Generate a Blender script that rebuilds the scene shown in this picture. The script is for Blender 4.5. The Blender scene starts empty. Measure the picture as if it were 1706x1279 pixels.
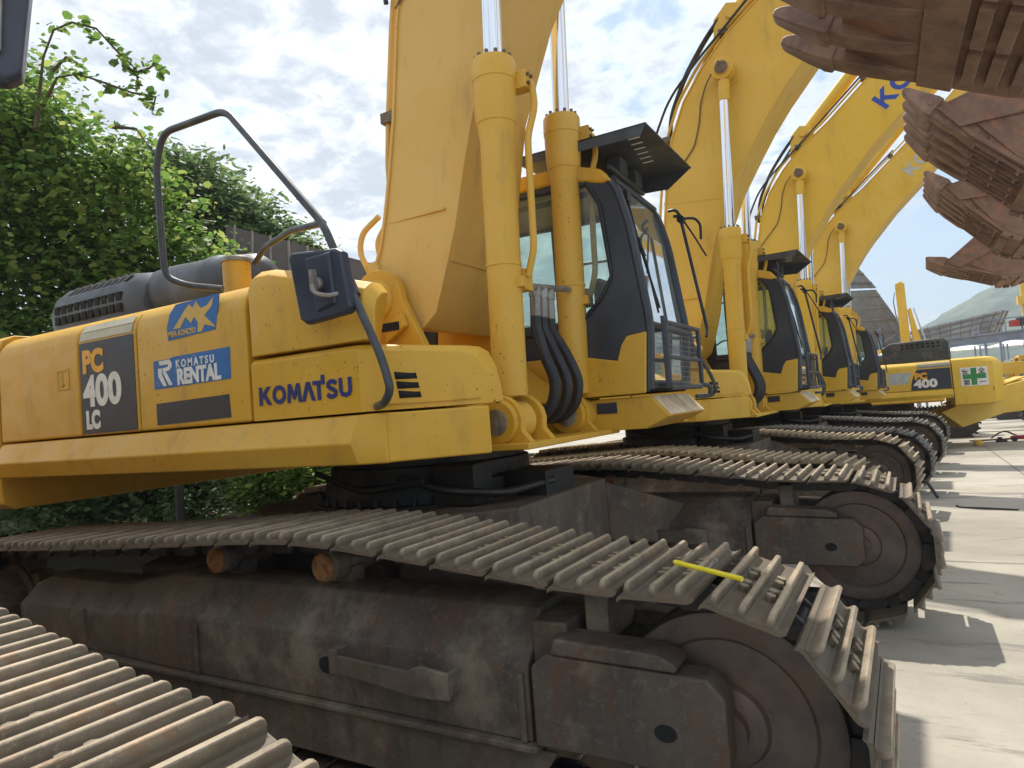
import bpy, bmesh, math, random
import numpy as np
from mathutils import Vector, Matrix
random.seed(7); np.random.seed(7)
R = math.radians
sc = bpy.context.scene
COL = sc.collection

# ------------------------------------------------------------------ camera, sky, sun
cam = bpy.data.cameras.new('camera'); camo = bpy.data.objects.new('camera', cam); COL.objects.link(camo)
cam.sensor_width = 36; cam.lens = 1121.5/1706*36; cam.clip_start = .05; cam.clip_end = 4000
def _cam():
    y, pi, ro = R(28.685), R(2.301), R(4.394)
    fw = Vector((-math.sin(y)*math.cos(pi), math.cos(y)*math.cos(pi), math.sin(pi)))
    rt = Vector((math.cos(y), math.sin(y), 0)); up = rt.cross(fw)
    r2 = rt*math.cos(ro)-up*math.sin(ro); u2 = up*math.cos(ro)+rt*math.sin(ro)
    m = Matrix((r2, u2, -fw)).transposed().to_4x4(); m.translation = (2.713, -3.741, 1.525)
    camo.matrix_world = m
_cam(); sc.camera = camo

SUN_EL, SUN_AZ = 58, -35       # azimuth clockwise from +Y
world = bpy.data.worlds.new('World'); sc.world = world; world.use_nodes = True
nt = world.node_tree; N = nt.nodes; L = nt.links; N.clear()
def wn(t, **k):
    n = N.new(t)
    for a, b in k.items(): setattr(n, a, b)
    return n
out = wn('ShaderNodeOutputWorld'); bg = wn('ShaderNodeBackground'); L.new(bg.outputs[0], out.inputs[0]); bg.inputs[1].default_value = .1
sky = wn('ShaderNodeTexSky', sky_type='NISHITA', sun_disc=False, sun_elevation=R(SUN_EL), sun_rotation=R(SUN_AZ), air_density=1.0, dust_density=1.2, ozone_density=2.0)
tc = wn('ShaderNodeTexCoord'); sep = wn('ShaderNodeSeparateXYZ'); L.new(tc.outputs['Generated'], sep.inputs[0])
def wm(op, a, b=None, c=None, clamp=False):
    n = wn('ShaderNodeMath', operation=op, use_clamp=clamp)
    for i, x in enumerate((a, b, c)):
        if x is None: continue
        if isinstance(x, (int, float)): n.inputs[i].default_value = x
        else: L.new(x, n.inputs[i])
    return n.outputs[0]
zc = wm('ADD', wm('MAXIMUM', sep.outputs[2], 0.0), .16)
cmb = wn('ShaderNodeCombineXYZ'); L.new(wm('DIVIDE', sep.outputs[0], zc), cmb.inputs[0]); L.new(wm('DIVIDE', sep.outputs[1], zc), cmb.inputs[1])
def wnoise(scale, det, rough, off, dist=0):
    mp = wn('ShaderNodeMapping'); mp.inputs[1].default_value = off; L.new(cmb.outputs[0], mp.inputs[0])
    n = wn('ShaderNodeTexNoise'); n.inputs['Scale'].default_value = scale; n.inputs['Detail'].default_value = det
    n.inputs['Roughness'].default_value = rough; n.inputs['Distortion'].default_value = dist
    L.new(mp.outputs[0], n.inputs['Vector']); return n.outputs['Fac']
def wramp(x, a, b, va=0., vb=1.):
    n = wn('ShaderNodeMapRange', interpolation_type='SMOOTHSTEP'); L.new(x, n.inputs[0])
    for i, v in enumerate((a, b, va, vb)): n.inputs[i+1].default_value = v
    return n.outputs[0]
big = wnoise(.75, 3, .5, (3.1, 1.7, 0)); mid = wnoise(2.6, 6, .58, (1.3, 5.2, 0), .2); fine = wnoise(8.5, 7, .6, (9.1, 2.2, 0), .25)
dens = wm('ADD', wm('MULTIPLY', big, .75), wm('ADD', wm('MULTIPLY', mid, .5), wm('MULTIPLY', fine, .6)))
# clouds thin out towards the lower right (direction +X +Y near the horizon)
dirx = wm('MULTIPLY', wm('ADD', sep.outputs[0], .02), .55)
lowz = wramp(sep.outputs[2], .02, .42, 1., 0.)
dens = wm('SUBTRACT', dens, wm('MULTIPLY', wramp(sep.outputs[0], -.12, .12, 0., .17), lowz))
mask = wramp(dens, .76, .93)
shade = wramp(wm('ADD', wm('MULTIPLY', fine, .65), wm('ADD', wm('MULTIPLY', mid, .5), wm('MULTIPLY', big, .35))), .62, .88, 1., .0)
mixc = wn('ShaderNodeMix', data_type='RGBA'); L.new(shade, mixc.inputs['Factor'])
mixc.inputs['A'].default_value = (5.0, 5.6, 6.5, 1); mixc.inputs['B'].default_value = (11.2, 11.3, 11.4, 1)
skb = wn('ShaderNodeMix', data_type='RGBA'); skb.inputs['Factor'].default_value = .42
L.new(sky.outputs[0], skb.inputs['A']); skb.inputs['B'].default_value = (5.2, 7.6, 10.0, 1)
mixs = wn('ShaderNodeMix', data_type='RGBA'); L.new(wm('MULTIPLY', mask, .97), mixs.inputs['Factor'])
L.new(skb.outputs['Result'], mixs.inputs['A']); L.new(mixc.outputs['Result'], mixs.inputs['B'])
L.new(mixs.outputs['Result'], bg.inputs[0])

sd = bpy.data.lights.new('sun', 'SUN'); sd.energy = 4.4; sd.angle = R(.8); sd.color = (1, .95, .86)
so = bpy.data.objects.new('sun', sd); COL.objects.link(so)
az = R(SUN_AZ); el = R(SUN_EL)
tosun = Vector((math.sin(az)*math.cos(el), math.cos(az)*math.cos(el), math.sin(el)))
so.rotation_euler = tosun.to_track_quat('Z', 'Y').to_euler(); so.location = (0, 0, 30)
sc.view_settings.view_transform = 'Standard'; sc.view_settings.look = 'None'; sc.view_settings.gamma = 1
sc.view_settings.exposure = 0.34
sc.cycles.max_bounces = 8; sc.cycles.transparent_max_bounces = 16

# ------------------------------------------------------------------ materials
MATS = {}
class NT:
    def __init__(s, name):
        s.m = bpy.data.materials.new(name); s.m.use_nodes = True; s.t = s.m.node_tree
        s.b = s.t.nodes['Principled BSDF']; s.tc = s.t.nodes.new('ShaderNodeTexCoord'); MATS[name] = s.m
    def n(s, t, **k):
        n = s.t.nodes.new(t)
        for a, b in k.items(): setattr(n, a, b)
        return n
    def l(s, a, b): s.t.links.new(a, b)
    def noise(s, scale, det=5, rough=.6, stretch=(1, 1, 1), src='Object', dist=0, off=(0, 0, 0)):
        mp = s.n('ShaderNodeMapping'); mp.inputs[3].default_value = stretch; mp.inputs[1].default_value = off; s.l(s.tc.outputs[src], mp.inputs[0])
        n = s.n('ShaderNodeTexNoise'); n.inputs['Scale'].default_value = scale; n.inputs['Detail'].default_value = det
        n.inputs['Roughness'].default_value = rough; n.inputs['Distortion'].default_value = dist; s.l(mp.outputs[0], n.inputs['Vector']); return n.outputs['Fac']
    def ramp(s, x, a, b, va=0., vb=1.):
        n = s.n('ShaderNodeMapRange', interpolation_type='SMOOTHSTEP'); s.l(x, n.inputs[0])
        for i, v in enumerate((a, b, va, vb)): n.inputs[i+1].default_value = v
        return n.outputs[0]
    def mix(s, f, a, b):
        n = s.n('ShaderNodeMix', data_type='RGBA')
        for x, i in ((f, 'Factor'), (a, 'A'), (b, 'B')):
            if isinstance(x, (tuple, list)): n.inputs[i].default_value = tuple(x)+(1,) if len(x) == 3 else x
            elif isinstance(x, (int, float)): n.inputs[i].default_value = x
            else: s.l(x, n.inputs[i])
        return n.outputs['Result']
    def mul(s, a, b):
        n = s.n('ShaderNodeMath', operation='MULTIPLY'); s.l(a, n.inputs[0])
        if isinstance(b, (int, float)): n.inputs[1].default_value = b
        else: s.l(b, n.inputs[1])
        return n.outputs[0]
    def col(s, c):
        if isinstance(c, (tuple, list)): s.b.inputs['Base Color'].default_value = tuple(c)+(1,)
        else: s.l(c, s.b.inputs['Base Color'])
    def rough(s, r):
        if isinstance(r, (int, float)): s.b.inputs['Roughness'].default_value = r
        else: s.l(r, s.b.inputs['Roughness'])
    def bump(s, h, st=.2, d=.01):
        n = s.n('ShaderNodeBump'); n.inputs['Strength'].default_value = st; n.inputs['Distance'].default_value = d
        s.l(h, n.inputs['Height']); s.l(n.outputs[0], s.b.inputs['Normal'])
def m_yellow(name, base, faded, chips=.7, dirt=.5):
    k = NT(name)
    f1 = k.noise(1.3, 5, .6); f2 = k.noise(5, 6, .65, (1, 1, .22)); f3 = k.noise(46, 3, .55); f4 = k.noise(.6, 4, .6, off=(3, 1, 7))
    c = k.mix(k.ramp(f1, .3, .72), base, faded)
    c = k.mix(k.mul(k.ramp(f2, .52, .78), dirt), c, (.24, .17, .07))
    c = k.mix(k.mul(k.ramp(k.noise(22, 4, .6, (1, 1, .35)), .6, .75), dirt*.55), c, (.30, .21, .09))
    chip = k.mul(k.ramp(f3, .665, .685), k.ramp(f4, .50, .60))
    c = k.mix(k.mul(k.ramp(k.noise(9, 7, .75, off=(6, 2, 5)), .66, .70), dirt*.7), c, (.33, .20, .07))
    c = k.mix(k.mul(chip, chips), c, (.07, .035, .02))
    k.col(c); k.rough(k.ramp(k.noise(7, 4, .6), .2, .8, .33, .6)); k.b.inputs['Specular IOR Level'].default_value = .4
    k.bump(k.noise(3.2, 4, .55), .10, .02)
    return k.m
m_yellow('yellow', (.64, .35, .028), (.68, .41, .06))
m_yellow('yellow_boom', (.66, .40, .085), (.70, .46, .14), .6, .45)
m_yellow('yellow_tube', (.67, .39, .05), (.70, .44, .09), .9, .5)
m_yellow('yellow_b', (.68, .42, .05), (.72, .47, .08), .5, .35)
m_yellow('yellow_c', (.70, .45, .04), (.74, .49, .07), .4, .3)
m_yellow('yellow_d', (.66, .42, .04), (.74, .50, .10), .4, .25)
def m_simple(name, col, rough=.5, metal=0, var=.25, scale=8, dusty=None, bump=0, stretch=(1, 1, 1)):
    k = NT(name); c = tuple(x*(1-var) for x in col); d = tuple(min(1, x*(1+var)) for x in col)
    cc = k.mix(k.ramp(k.noise(scale, 6, .62, stretch), .3, .7), c, d)
    if dusty: cc = k.mix(k.mul(k.ramp(k.noise(scale*.4, 6, .65, off=(2, 5, 1)), .48, .7), dusty[3]), cc, dusty[:3])
    k.col(cc); k.rough(k.ramp(k.noise(scale*1.7, 4, .6), .25, .75, max(.03, rough-.1), min(1, rough+.12))); k.b.inputs['Metallic'].default_value = metal
    if bump: k.bump(k.noise(scale*3, 6, .65), bump, .01)
    return k
m_simple('charcoal', (.052, .06, .075), .5, dusty=(.14, .14, .14, .35), scale=4)
m_simple('black_frame', (.030, .038, .055), .38, dusty=(.09, .09, .09, .25), scale=3)
m_simple('rubber', (.016, .018, .024), .45, scale=6, dusty=(.08, .08, .08, .3))
m_simple('slew_grease', (.012, .012, .013), .55, scale=9, dusty=(.05, .04, .03, .5), bump=.3)
m_simple('dark_gap', (.01, .01, .01), .9)
m_simple('rail_paint', (.045, .05, .058), .42, dusty=(.2, .18, .14, .4), scale=9)
m_simple('mirror_shell', (.028, .036, .06), .42, scale=3, dusty=(.09, .1, .13, .3))
m_simple('steel', (.30, .29, .27), .45, .6, scale=10, dusty=(.2, .14, .08, .5))
m_simple('bolt_metal', (.16, .12, .08), .6, .3, scale=30)
m_simple('sheet_metal', (.20, .21, .215), .6, .0, scale=1.2, dusty=(.14, .11, .09, .5), stretch=(1, 1, .4))
m_simple('sheet_rust', (.20, .17, .155), .65, .0, scale=1.0, dusty=(.12, .08, .06, .6))
m_simple('beam_paint', (.22, .26, .34), .6, scale=1)
m_simple('red_paint', (.35, .03, .03), .5, scale=3)
m_simple('white_cloth', (.8, .8, .8), .8, var=.08)
m_simple('seat_cloth', (.03, .03, .035), .9)
m_simple('bark', (.09, .065, .045), .9, scale=9, bump=.5, stretch=(1, 1, .3))
m_simple('yellow_rod', (.75, .62, .02), .4, scale=20, var=.1)
m_simple('skirt_grip', (.55, .36, .06), .7, scale=14, dusty=(.25, .15, .05, .7))
m_simple('nose_worn', (.72, .60, .42), .55, scale=9, dusty=(.45, .24, .10, .6))
def m_flat(name, col, rough=.45, wear=None):
    k = NT(name); c = k.mix(k.ramp(k.noise(9, 5, .6), .3, .7), tuple(x*.85 for x in col), tuple(min(1, x*1.08) for x in col))
    if wear: c = k.mix(k.mul(k.ramp(k.noise(14, 6, .7), .62, .68), wear[3]), c, wear[:3])
    k.col(c); k.rough(rough)
m_flat('decal_dark', (.03, .035, .055)); m_flat('decal_navy', (.014, .03, .17)); m_flat('decal_blue', (.015, .14, .42), wear=(.62, .4, .1, .5))
m_flat('text_white', (.80, .80, .78)); m_flat('text_orange', (.85, .42, .02)); m_flat('decal_yellow', (.66, .43, .09)); m_flat('decal_boomblue', (.02, .07, .42))
m_flat('decal_pale', (.45, .5, .52)); m_flat('decal_green', (.03, .25, .07)); m_flat('decal_grey', (.22, .26, .33)); m_flat('decal_red', (.5, .03, .02)); m_flat('label_tan', (.52, .48, .34), wear=(.66, .41, .08, .8))
k = NT('chrome'); k.col((.80, .83, .88)); k.b.inputs['Metallic'].default_value = 1; k.rough(k.ramp(k.noise(3, 4, .6, (8, 8, .6)), .3, .7, .05, .16))
# dirty iron of the undercarriage
k = NT('iron')
c = k.mix(k.ramp(k.noise(2, 8, .6), .2, .8), (.066, .053, .045), (.145, .115, .088))
c = k.mix(k.mul(k.ramp(k.noise(9, 6, .6, (1, 1, .12), off=(2, 2, 8)), .45, .7), .65), c, (.038, .033, .032))
c = k.mix(k.mul(k.ramp(k.noise(6, 6, .65, (1, 1, .3), off=(4, 2, 1)), .5, .68), .75), c, (.125, .062, .034))
c = k.mix(k.mul(k.ramp(k.noise(1.6, 7, .7, off=(7, 1, 3)), .5, .66), .55), c, (.32, .27, .20))
c = k.mix(k.mul(k.ramp(k.noise(40, 4, .7), .52, .66), .5), c, (.16, .135, .105))
k.col(c); k.rough(.72); k.b.inputs['Metallic'].default_value = .1; k.bump(k.noise(35, 8, .72), .35, .012)
k = NT('iron_dark')
c = k.mix(k.ramp(k.noise(4, 7, .7), .35, .68), (.022, .020, .022), (.055, .046, .040)); c = k.mix(k.mul(k.ramp(k.noise(7, 5, .6, off=(4, 2, 1)), .55, .7), .5), c, (.10, .06, .035))
k.col(c); k.rough(.6); k.bump(k.noise(30, 6, .7), .3, .01)
k = NT('wheel_iron')
c = k.mix(k.ramp(k.noise(4, 7, .7), .35, .68), (.075, .06, .053), (.145, .108, .088)); c = k.mix(k.mul(k.ramp(k.noise(2.2, 6, .65, off=(4, 2, 1)), .5, .64), .7), c, (.17, .09, .06))
k.col(c); k.rough(.5); k.b.inputs['Metallic'].default_value = .2; k.bump(k.noise(26, 6, .7), .2, .008)
k = NT('roller_rust'); c = k.mix(k.ramp(k.noise(20, 6, .7), .4, .6), (.15, .065, .022), (.30, .14, .05)); k.col(c); k.rough(.8); k.bump(k.noise(40, 6, .7), .3, .01)
def m_shoe(name, lo, hi, rust):
    k = NT(name)
    oi = k.n('ShaderNodeObjectInfo'); rnd = oi.outputs['Random']
    c = k.mix(k.ramp(k.noise(7, 7, .7), .35, .66), lo, hi)
    c = k.mix(k.mul(rnd, .35), c, tuple(x*.62 for x in lo))
    c = k.mix(k.mul(k.ramp(k.noise(5, 6, .7, off=(5, 3, 2)), .56, .68), .65), c, rust)
    c = k.mix(k.mul(k.ramp(k.noise(60, 4, .75), .55, .7), .45), c, tuple(min(1, x*1.35) for x in hi))
    c = k.mix(k.mul(k.ramp(k.noise(11, 6, .7, off=(1, 8, 4)), .6, .72), .55), c, tuple(x*.45 for x in lo))
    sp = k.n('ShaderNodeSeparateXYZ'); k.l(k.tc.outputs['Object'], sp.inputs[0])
    c = k.mix(k.mul(k.ramp(sp.outputs[2], .036, .004), .8), c, tuple(x*.42 for x in lo))  # shade between the grousers painted into the colour, deepest at the plate
    c = k.mix(k.mul(k.ramp(sp.outputs[2], .034, .044), .55), c, tuple(min(1, x*1.25) for x in hi))  # tips paler: polished wear, with the sunlit contrast added in colour
    k.col(c); k.rough(.62); k.b.inputs['Metallic'].default_value = .15; k.bump(k.noise(34, 8, .72), .35, .01)
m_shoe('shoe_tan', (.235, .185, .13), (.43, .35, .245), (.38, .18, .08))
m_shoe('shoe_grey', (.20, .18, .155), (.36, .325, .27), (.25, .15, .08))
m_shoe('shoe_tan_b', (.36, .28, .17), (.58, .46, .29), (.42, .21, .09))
k = NT('bucket_rust')
c = k.mix(k.ramp(k.noise(2.2, 8, .72), .35, .65), (.165, .095, .072), (.29, .18, .135))
c = k.mix(k.mul(k.ramp(k.noise(5, 7, .7, (1, 1, 3), off=(4, 2, 1)), .5, .66), .6), c, (.40, .17, .085)); c = k.mix(k.mul(k.ramp(k.noise(9, 7, .7, off=(2, 7, 3)), .55, .68), .7), c, (.13, .11, .115))
k.col(c); k.rough(.68); k.b.inputs['Metallic'].default_value = .15; k.bump(k.noise(22, 9, .75), .5, .012)
k = NT('bucket_wear'); c = k.mix(k.ramp(k.noise(5, 8, .72), .35, .65), (.165, .105, .085), (.31, .20, .15)); k.col(c); k.rough(.6); k.b.inputs['Metallic'].default_value = .25; k.bump(k.noise(30, 8, .75), .4, .01)
# glass
k = NT('glass'); t = k.t; tr = k.n('ShaderNodeBsdfTransparent'); tr.inputs[0].default_value = (.72, .86, .82, 1); gl = k.n('ShaderNodeBsdfGlossy'); gl.inputs['Roughness'].default_value = .03
fr = k.n('ShaderNodeFresnel'); fr.inputs[0].default_value = 1.5; mx = k.n('ShaderNodeMixShader'); k.l(fr.outputs[0], mx.inputs[0]); k.l(tr.outputs[0], mx.inputs[1]); k.l(gl.outputs[0], mx.inputs[2])
df = k.n('ShaderNodeBsdfDiffuse'); df.inputs[0].default_value = (.50, .56, .54, 1); mx2 = k.n('ShaderNodeMixShader'); k.l(k.ramp(k.noise(2.5, 6, .7), .35, .75, .10, .30), mx2.inputs[0]); k.l(mx.outputs[0], mx2.inputs[1]); k.l(df.outputs[0], mx2.inputs[2])
k.l(mx2.outputs[0], t.nodes['Material Output'].inputs[0])
# leaves
def m_leaf(name, c1, c2, c3):
    k = NT(name); a = k.n('ShaderNodeAttribute'); a.attribute_name = 'tint'
    c = k.mix(k.ramp(a.outputs['Fac'], 0, .6), c1, c2); c = k.mix(k.ramp(a.outputs['Fac'], .7, 1.), c, c3); k.col(c); k.rough(.5); k.b.inputs['Specular IOR Level'].default_value = .35
    tl = k.n('ShaderNodeBsdfTranslucent'); k.l(c, tl.inputs[0]); g = k.n('ShaderNodeMixShader'); g.inputs[0].default_value = .58
    k.l(k.b.outputs[0], g.inputs[1]); k.l(tl.outputs[0], g.inputs[2]); k.l(g.outputs[0], k.t.nodes['Material Output'].inputs[0])
m_leaf('leaf', (.07, .14, .032), (.18, .31, .06), (.42, .48, .13))
m_leaf('leaf_grey', (.08, .13, .055), (.17, .26, .10), (.27, .36, .15))
# concrete
k = NT('concrete')
c = k.mix(k.ramp(k.noise(.35, 8, .65), .35, .65), (.29, .262, .21), (.45, .41, .335))
c = k.mix(k.mul(k.ramp(k.noise(1.1, 7, .72, (.35, 1.6, 1), off=(3, 9, 0)), .52, .70), .55), c, (.24, .215, .18))
c = k.mix(k.mul(k.ramp(k.noise(2.6, 7, .7, off=(8, 3, 0)), .60, .72), .6), c, (.22, .16, .095))
c = k.mix(k.mul(k.ramp(k.noise(1.4, 8, .75, (.25, 1.4, 1), off=(1, 4, 0)), .55, .62), .7), c, (.16, .15, .13))
c = k.mix(k.mul(k.ramp(k.noise(5.5, 6, .8, off=(1, 3, 0)), .62, .70), .65), c, (.13, .12, .105))
vo = k.n('ShaderNodeTexVoronoi', feature='DISTANCE_TO_EDGE'); vo.inputs['Scale'].default_value = .42; mp = k.n('ShaderNodeMapping'); k.l(k.tc.outputs['Object'], mp.inputs[0]); mx_ = k.n('ShaderNodeMix', data_type='VECTOR'); mx_.inputs['Factor'].default_value = .12; k.l(mp.outputs[0], mx_.inputs[4]); nz_ = k.n('ShaderNodeTexNoise'); nz_.inputs['Scale'].default_value = 2.5; nz_.inputs['Detail'].default_value = 6; k.l(mp.outputs[0], nz_.inputs['Vector']); k.l(nz_.outputs['Color'], mx_.inputs[5]); k.l(mx_.outputs[1], vo.inputs['Vector'])
c = k.mix(k.mul(k.ramp(vo.outputs['Distance'], .004, .0015), k.ramp(k.noise(.5, 3, .5, off=(2, 2, 2)), .45, .6)), c, (.12, .10, .08))
c = k.mix(k.mul(k.ramp(k.noise(60, 4, .8), .5, .8), .3), c, (.60, .58, .52))
k.col(c); k.rough(k.ramp(k.noise(1.5, 5, .6), .3, .7, .6, .9)); k.bump(k.noise(30, 8, .75), .25, .01)
m_simple('roof_brown', (.075, .06, .052), .7, scale=1.5, dusty=(.12, .07, .05, .6))
m_simple('panel_pale', (.34, .34, .33), .6, scale=1.2, dusty=(.2, .18, .16, .4))
m_simple('soil_painted_shade', (.022, .019, .014), .95, scale=2, bump=.4).b.inputs['Specular IOR Level'].default_value = 0  # near-black tone puts the tree shade into the soil colour
m_simple('joint', (.10, .09, .075), .9, scale=6)
k = NT('hillside'); c = k.mix(k.ramp(k.noise(.035, 9, .7), .4, .62), (.02, .05, .035), (.12, .16, .10)); c = k.mix(k.mul(k.ramp(k.noise(.012, 6, .6, off=(5, 5, 5)), .5, .7), .5), c, (.17, .20, .14)); k.col(c); k.rough(.95)

# ------------------------------------------------------------------ mesh helpers
class G:
    def __init__(s): s.v = []; s.f = []; s.mi = []; s.m = 0
    def add(s, vs, fs):
        o = len(s.v); s.v += [tuple(a) for a in vs]; s.f += [tuple(i+o for i in f) for f in fs]; s.mi += [s.m]*len(fs); return s
    def box(s, x0, x1, y0, y1, z0, z1):
        v = [(x, y, z) for x in (x0, x1) for y in (y0, y1) for z in (z0, z1)]
        return s.add(v, [(0, 1, 3, 2), (4, 6, 7, 5), (0, 4, 5, 1), (2, 3, 7, 6), (0, 2, 6, 4), (1, 5, 7, 3)])
    def prism(s, poly, ax, a, b, poly2=None):
        q = poly2 or poly
        def P(p, t): return {'x': (t, p[0], p[1]), 'y': (p[0], t, p[1]), 'z': (p[0], p[1], t)}[ax]
        n = len(poly); v = [P(p, a) for p in poly]+[P(p, b) for p in q]
        return s.add(v, [tuple(range(n)), tuple(range(2*n-1, n-1, -1))]+[(i, n+i, n+(i+1) % n, (i+1) % n) for i in range(n)])
    def ring(s, outer, inner, ax, a, b):
        def P(p, t): return {'x': (t, p[0], p[1]), 'y': (p[0], t, p[1]), 'z': (p[0], p[1], t)}[ax]
        n = len(outer); v = [P(p, a) for p in outer]+[P(p, a) for p in inner]+[P(p, b) for p in outer]+[P(p, b) for p in inner]; f = []
        for i in range(n):
            j = (i+1) % n
            f += [(i, j, n+j, n+i), (2*n+i, 3*n+i, 3*n+j, 2*n+j), (i, 2*n+i, 2*n+j, j), (n+i, n+j, 3*n+j, 3*n+i)]
        return s.add(v, f)
    def cyl(s, p0, p1, r0, r1=None, n=20, cap=True):
        r1 = r0 if r1 is None else r1; p0 = Vector(p0); p1 = Vector(p1); d = (p1-p0).normalized()
        u = d.orthogonal().normalized(); w = d.cross(u)
        v = []
        for p, r in ((p0, r0), (p1, r1)):
            for i in range(n): a = 2*math.pi*i/n; v.append(p+u*math.cos(a)*r+w*math.sin(a)*r)
        f = [(i, (i+1) % n, n+(i+1) % n, n+i) for i in range(n)]
        if cap: f += [tuple(range(n-1, -1, -1)), tuple(range(n, 2*n))]
        return s.add(v, f)
    def lathe(s, p0, p1, prof, n=32):
        """prof: (t along p0->p1 in metres, radius)"""
        p0 = Vector(p0); d = (Vector(p1)-p0).normalized(); u = d.orthogonal().normalized(); w = d.cross(u); v = []; f = []
        for t, r in prof:
            for i in range(n): a = 2*math.pi*i/n; v.append(p0+d*t+(u*math.cos(a)+w*math.sin(a))*r)
        for k in range(len(prof)-1):
            for i in range(n): j = (i+1) % n; f.append((k*n+i, k*n+j, (k+1)*n+j, (k+1)*n+i))
        f += [tuple(range(n-1, -1, -1)), tuple(range((len(prof)-1)*n, len(prof)*n))]
        return s.add(v, f)
    def tube(s, pts, r, n=10, fil=0, seg=5):
        P = [Vector(p) for p in pts]
        if fil:
            Q = [P[0]]
            for i in range(1, len(P)-1):
                a = (P[i-1]-P[i]); b = (P[i+1]-P[i]); l = min(fil, a.length*.45, b.length*.45); a = P[i]+a.normalized()*l; b = P[i]+b.normalized()*l
                for k in range(seg+1): t = k/seg; Q.append(a*(1-t)**2+P[i]*2*t*(1-t)+b*t*t)
            Q.append(P[-1]); P = Q
        T = [(P[min(i+1, len(P)-1)]-P[max(i-1, 0)]).normalized() for i in range(len(P))]
        u = T[0].orthogonal().normalized(); v = []; f = []
        for i, p in enumerate(P):
            u = (u-T[i]*u.dot(T[i])).normalized(); w = T[i].cross(u); rr = r[i] if isinstance(r, (list, tuple)) else r
            for k in range(n): a = 2*math.pi*k/n; v.append(p+(u*math.cos(a)+w*math.sin(a))*rr)
        for i in range(len(P)-1):
            for k in range(n): j = (k+1) % n; f.append((i*n+k, i*n+j, (i+1)*n+j, (i+1)*n+k))
        f += [tuple(range(n-1, -1, -1)), tuple(range((len(P)-1)*n, len(P)*n))]
        return s.add(v, f)
    def loft(s, secs):
        n = len(secs[0]); v = [p for q in secs for p in q]; f = []
        for k in range(len(secs)-1):
            for i in range(n): j = (i+1) % n; f.append((k*n+i, k*n+j, (k+1)*n+j, (k+1)*n+i))
        f += [tuple(range(n-1, -1, -1)), tuple(range((len(secs)-1)*n, len(secs)*n))]
        return s.add(v, f)
    def xf(s, m, a=0):
        for i in range(a, len(s.v)): s.v[i] = tuple(m @ Vector(s.v[i]))
        return s
    def islands(s):
        par = list(range(len(s.v)))
        def fd(a):
            while par[a] != a: par[a] = par[par[a]]; a = par[a]
            return a
        for f in s.f:
            r0 = fd(f[0])
            for i in f[1:]: par[fd(i)] = r0
        gr = {}
        for f in s.f: gr.setdefault(fd(f[0]), []).append(f)
        out = []
        for fs in gr.values():
            ids = sorted({i for f in fs for i in f}); mp = {i: k for k, i in enumerate(ids)}; g = G(); g.add([s.v[i] for i in ids], [tuple(mp[i] for i in f) for f in fs]); out.append(g)
        return out
    def each(s, name, mat, parent=None, **k):
        return [g.build(name, mat, parent, **k) for g in s.islands()]
    def build(s, name, mat, parent=None, bevel=0, ang=35, seg=2, solid=0):
        me = bpy.data.meshes.new(name); me.from_pydata(s.v, [], s.f); me.validate()
        bm = bmesh.new(); bm.from_mesh(me); bmesh.ops.recalc_face_normals(bm, faces=bm.faces); bm.to_mesh(me); bm.free()
        for k in (mat if isinstance(mat, (list, tuple)) else [mat]): me.materials.append(MATS[k])
        if isinstance(mat, (list, tuple)) and len(me.polygons) == len(s.mi):
            for p, i in zip(me.polygons, s.mi): p.material_index = i
        me.shade_smooth(); me.set_sharp_from_angle(angle=R(ang))
        o = bpy.data.objects.new(name, me); COL.objects.link(o)
        if parent: o.parent = parent
        if solid:
            m = o.modifiers.new('solid', 'SOLIDIFY'); m.thickness = solid; m.offset = -1
        if bevel:
            m = o.modifiers.new('bevel', 'BEVEL'); m.width = bevel; m.segments = seg; m.limit_method = 'ANGLE'; m.angle_limit = R(32); m.harden_normals = True
        return o
def tag(o, label=None, cat=None, group=None, kind=None):
    for a, b in (('label', label), ('category', cat), ('group', group), ('kind', kind)):
        if b: o[a] = b
    return o
def empty(name, loc=(0, 0, 0), rz=0, parent=None):
    o = bpy.data.objects.new(name, None); COL.objects.link(o); o.location = loc; o.rotation_euler = (0, 0, rz); o.parent = parent
    o.empty_display_size = .3; return o
def text(s, body, size, mat, parent, name, loc, rot, bold=.0, shear=0, sx=1, spacing=1, align='LEFT', ext=.0012):
    cu = bpy.data.curves.new(name, 'FONT'); cu.body = body; cu.size = size; cu.offset = bold; cu.shear = shear; cu.space_character = spacing; cu.align_x = align; cu.extrude = ext
    o = bpy.data.objects.new(name, cu); COL.objects.link(o); dg = bpy.context.evaluated_depsgraph_get(); dg.update()
    me = bpy.data.meshes.new_from_object(o.evaluated_get(dg)); bpy.data.objects.remove(o)
    me.materials.clear(); me.materials.append(MATS[mat]); ob = bpy.data.objects.new(name, me); COL.objects.link(ob); ob.parent = parent
    for v in me.vertices: v.co.x *= sx
    ob.matrix_local = Matrix.Translation(loc) @ rot; return ob
def stroke(pts, w):
    P = [Vector(p) for p in pts]; L_, R_ = [], []
    for i, p in enumerate(P):
        t = (P[min(i+1, len(P)-1)]-P[max(0, i-1)]).normalized(); n = Vector((-t.y, t.x))*w/2; L_.append(tuple(p+n)); R_.append(tuple(p-n))
    return L_, R_
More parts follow.
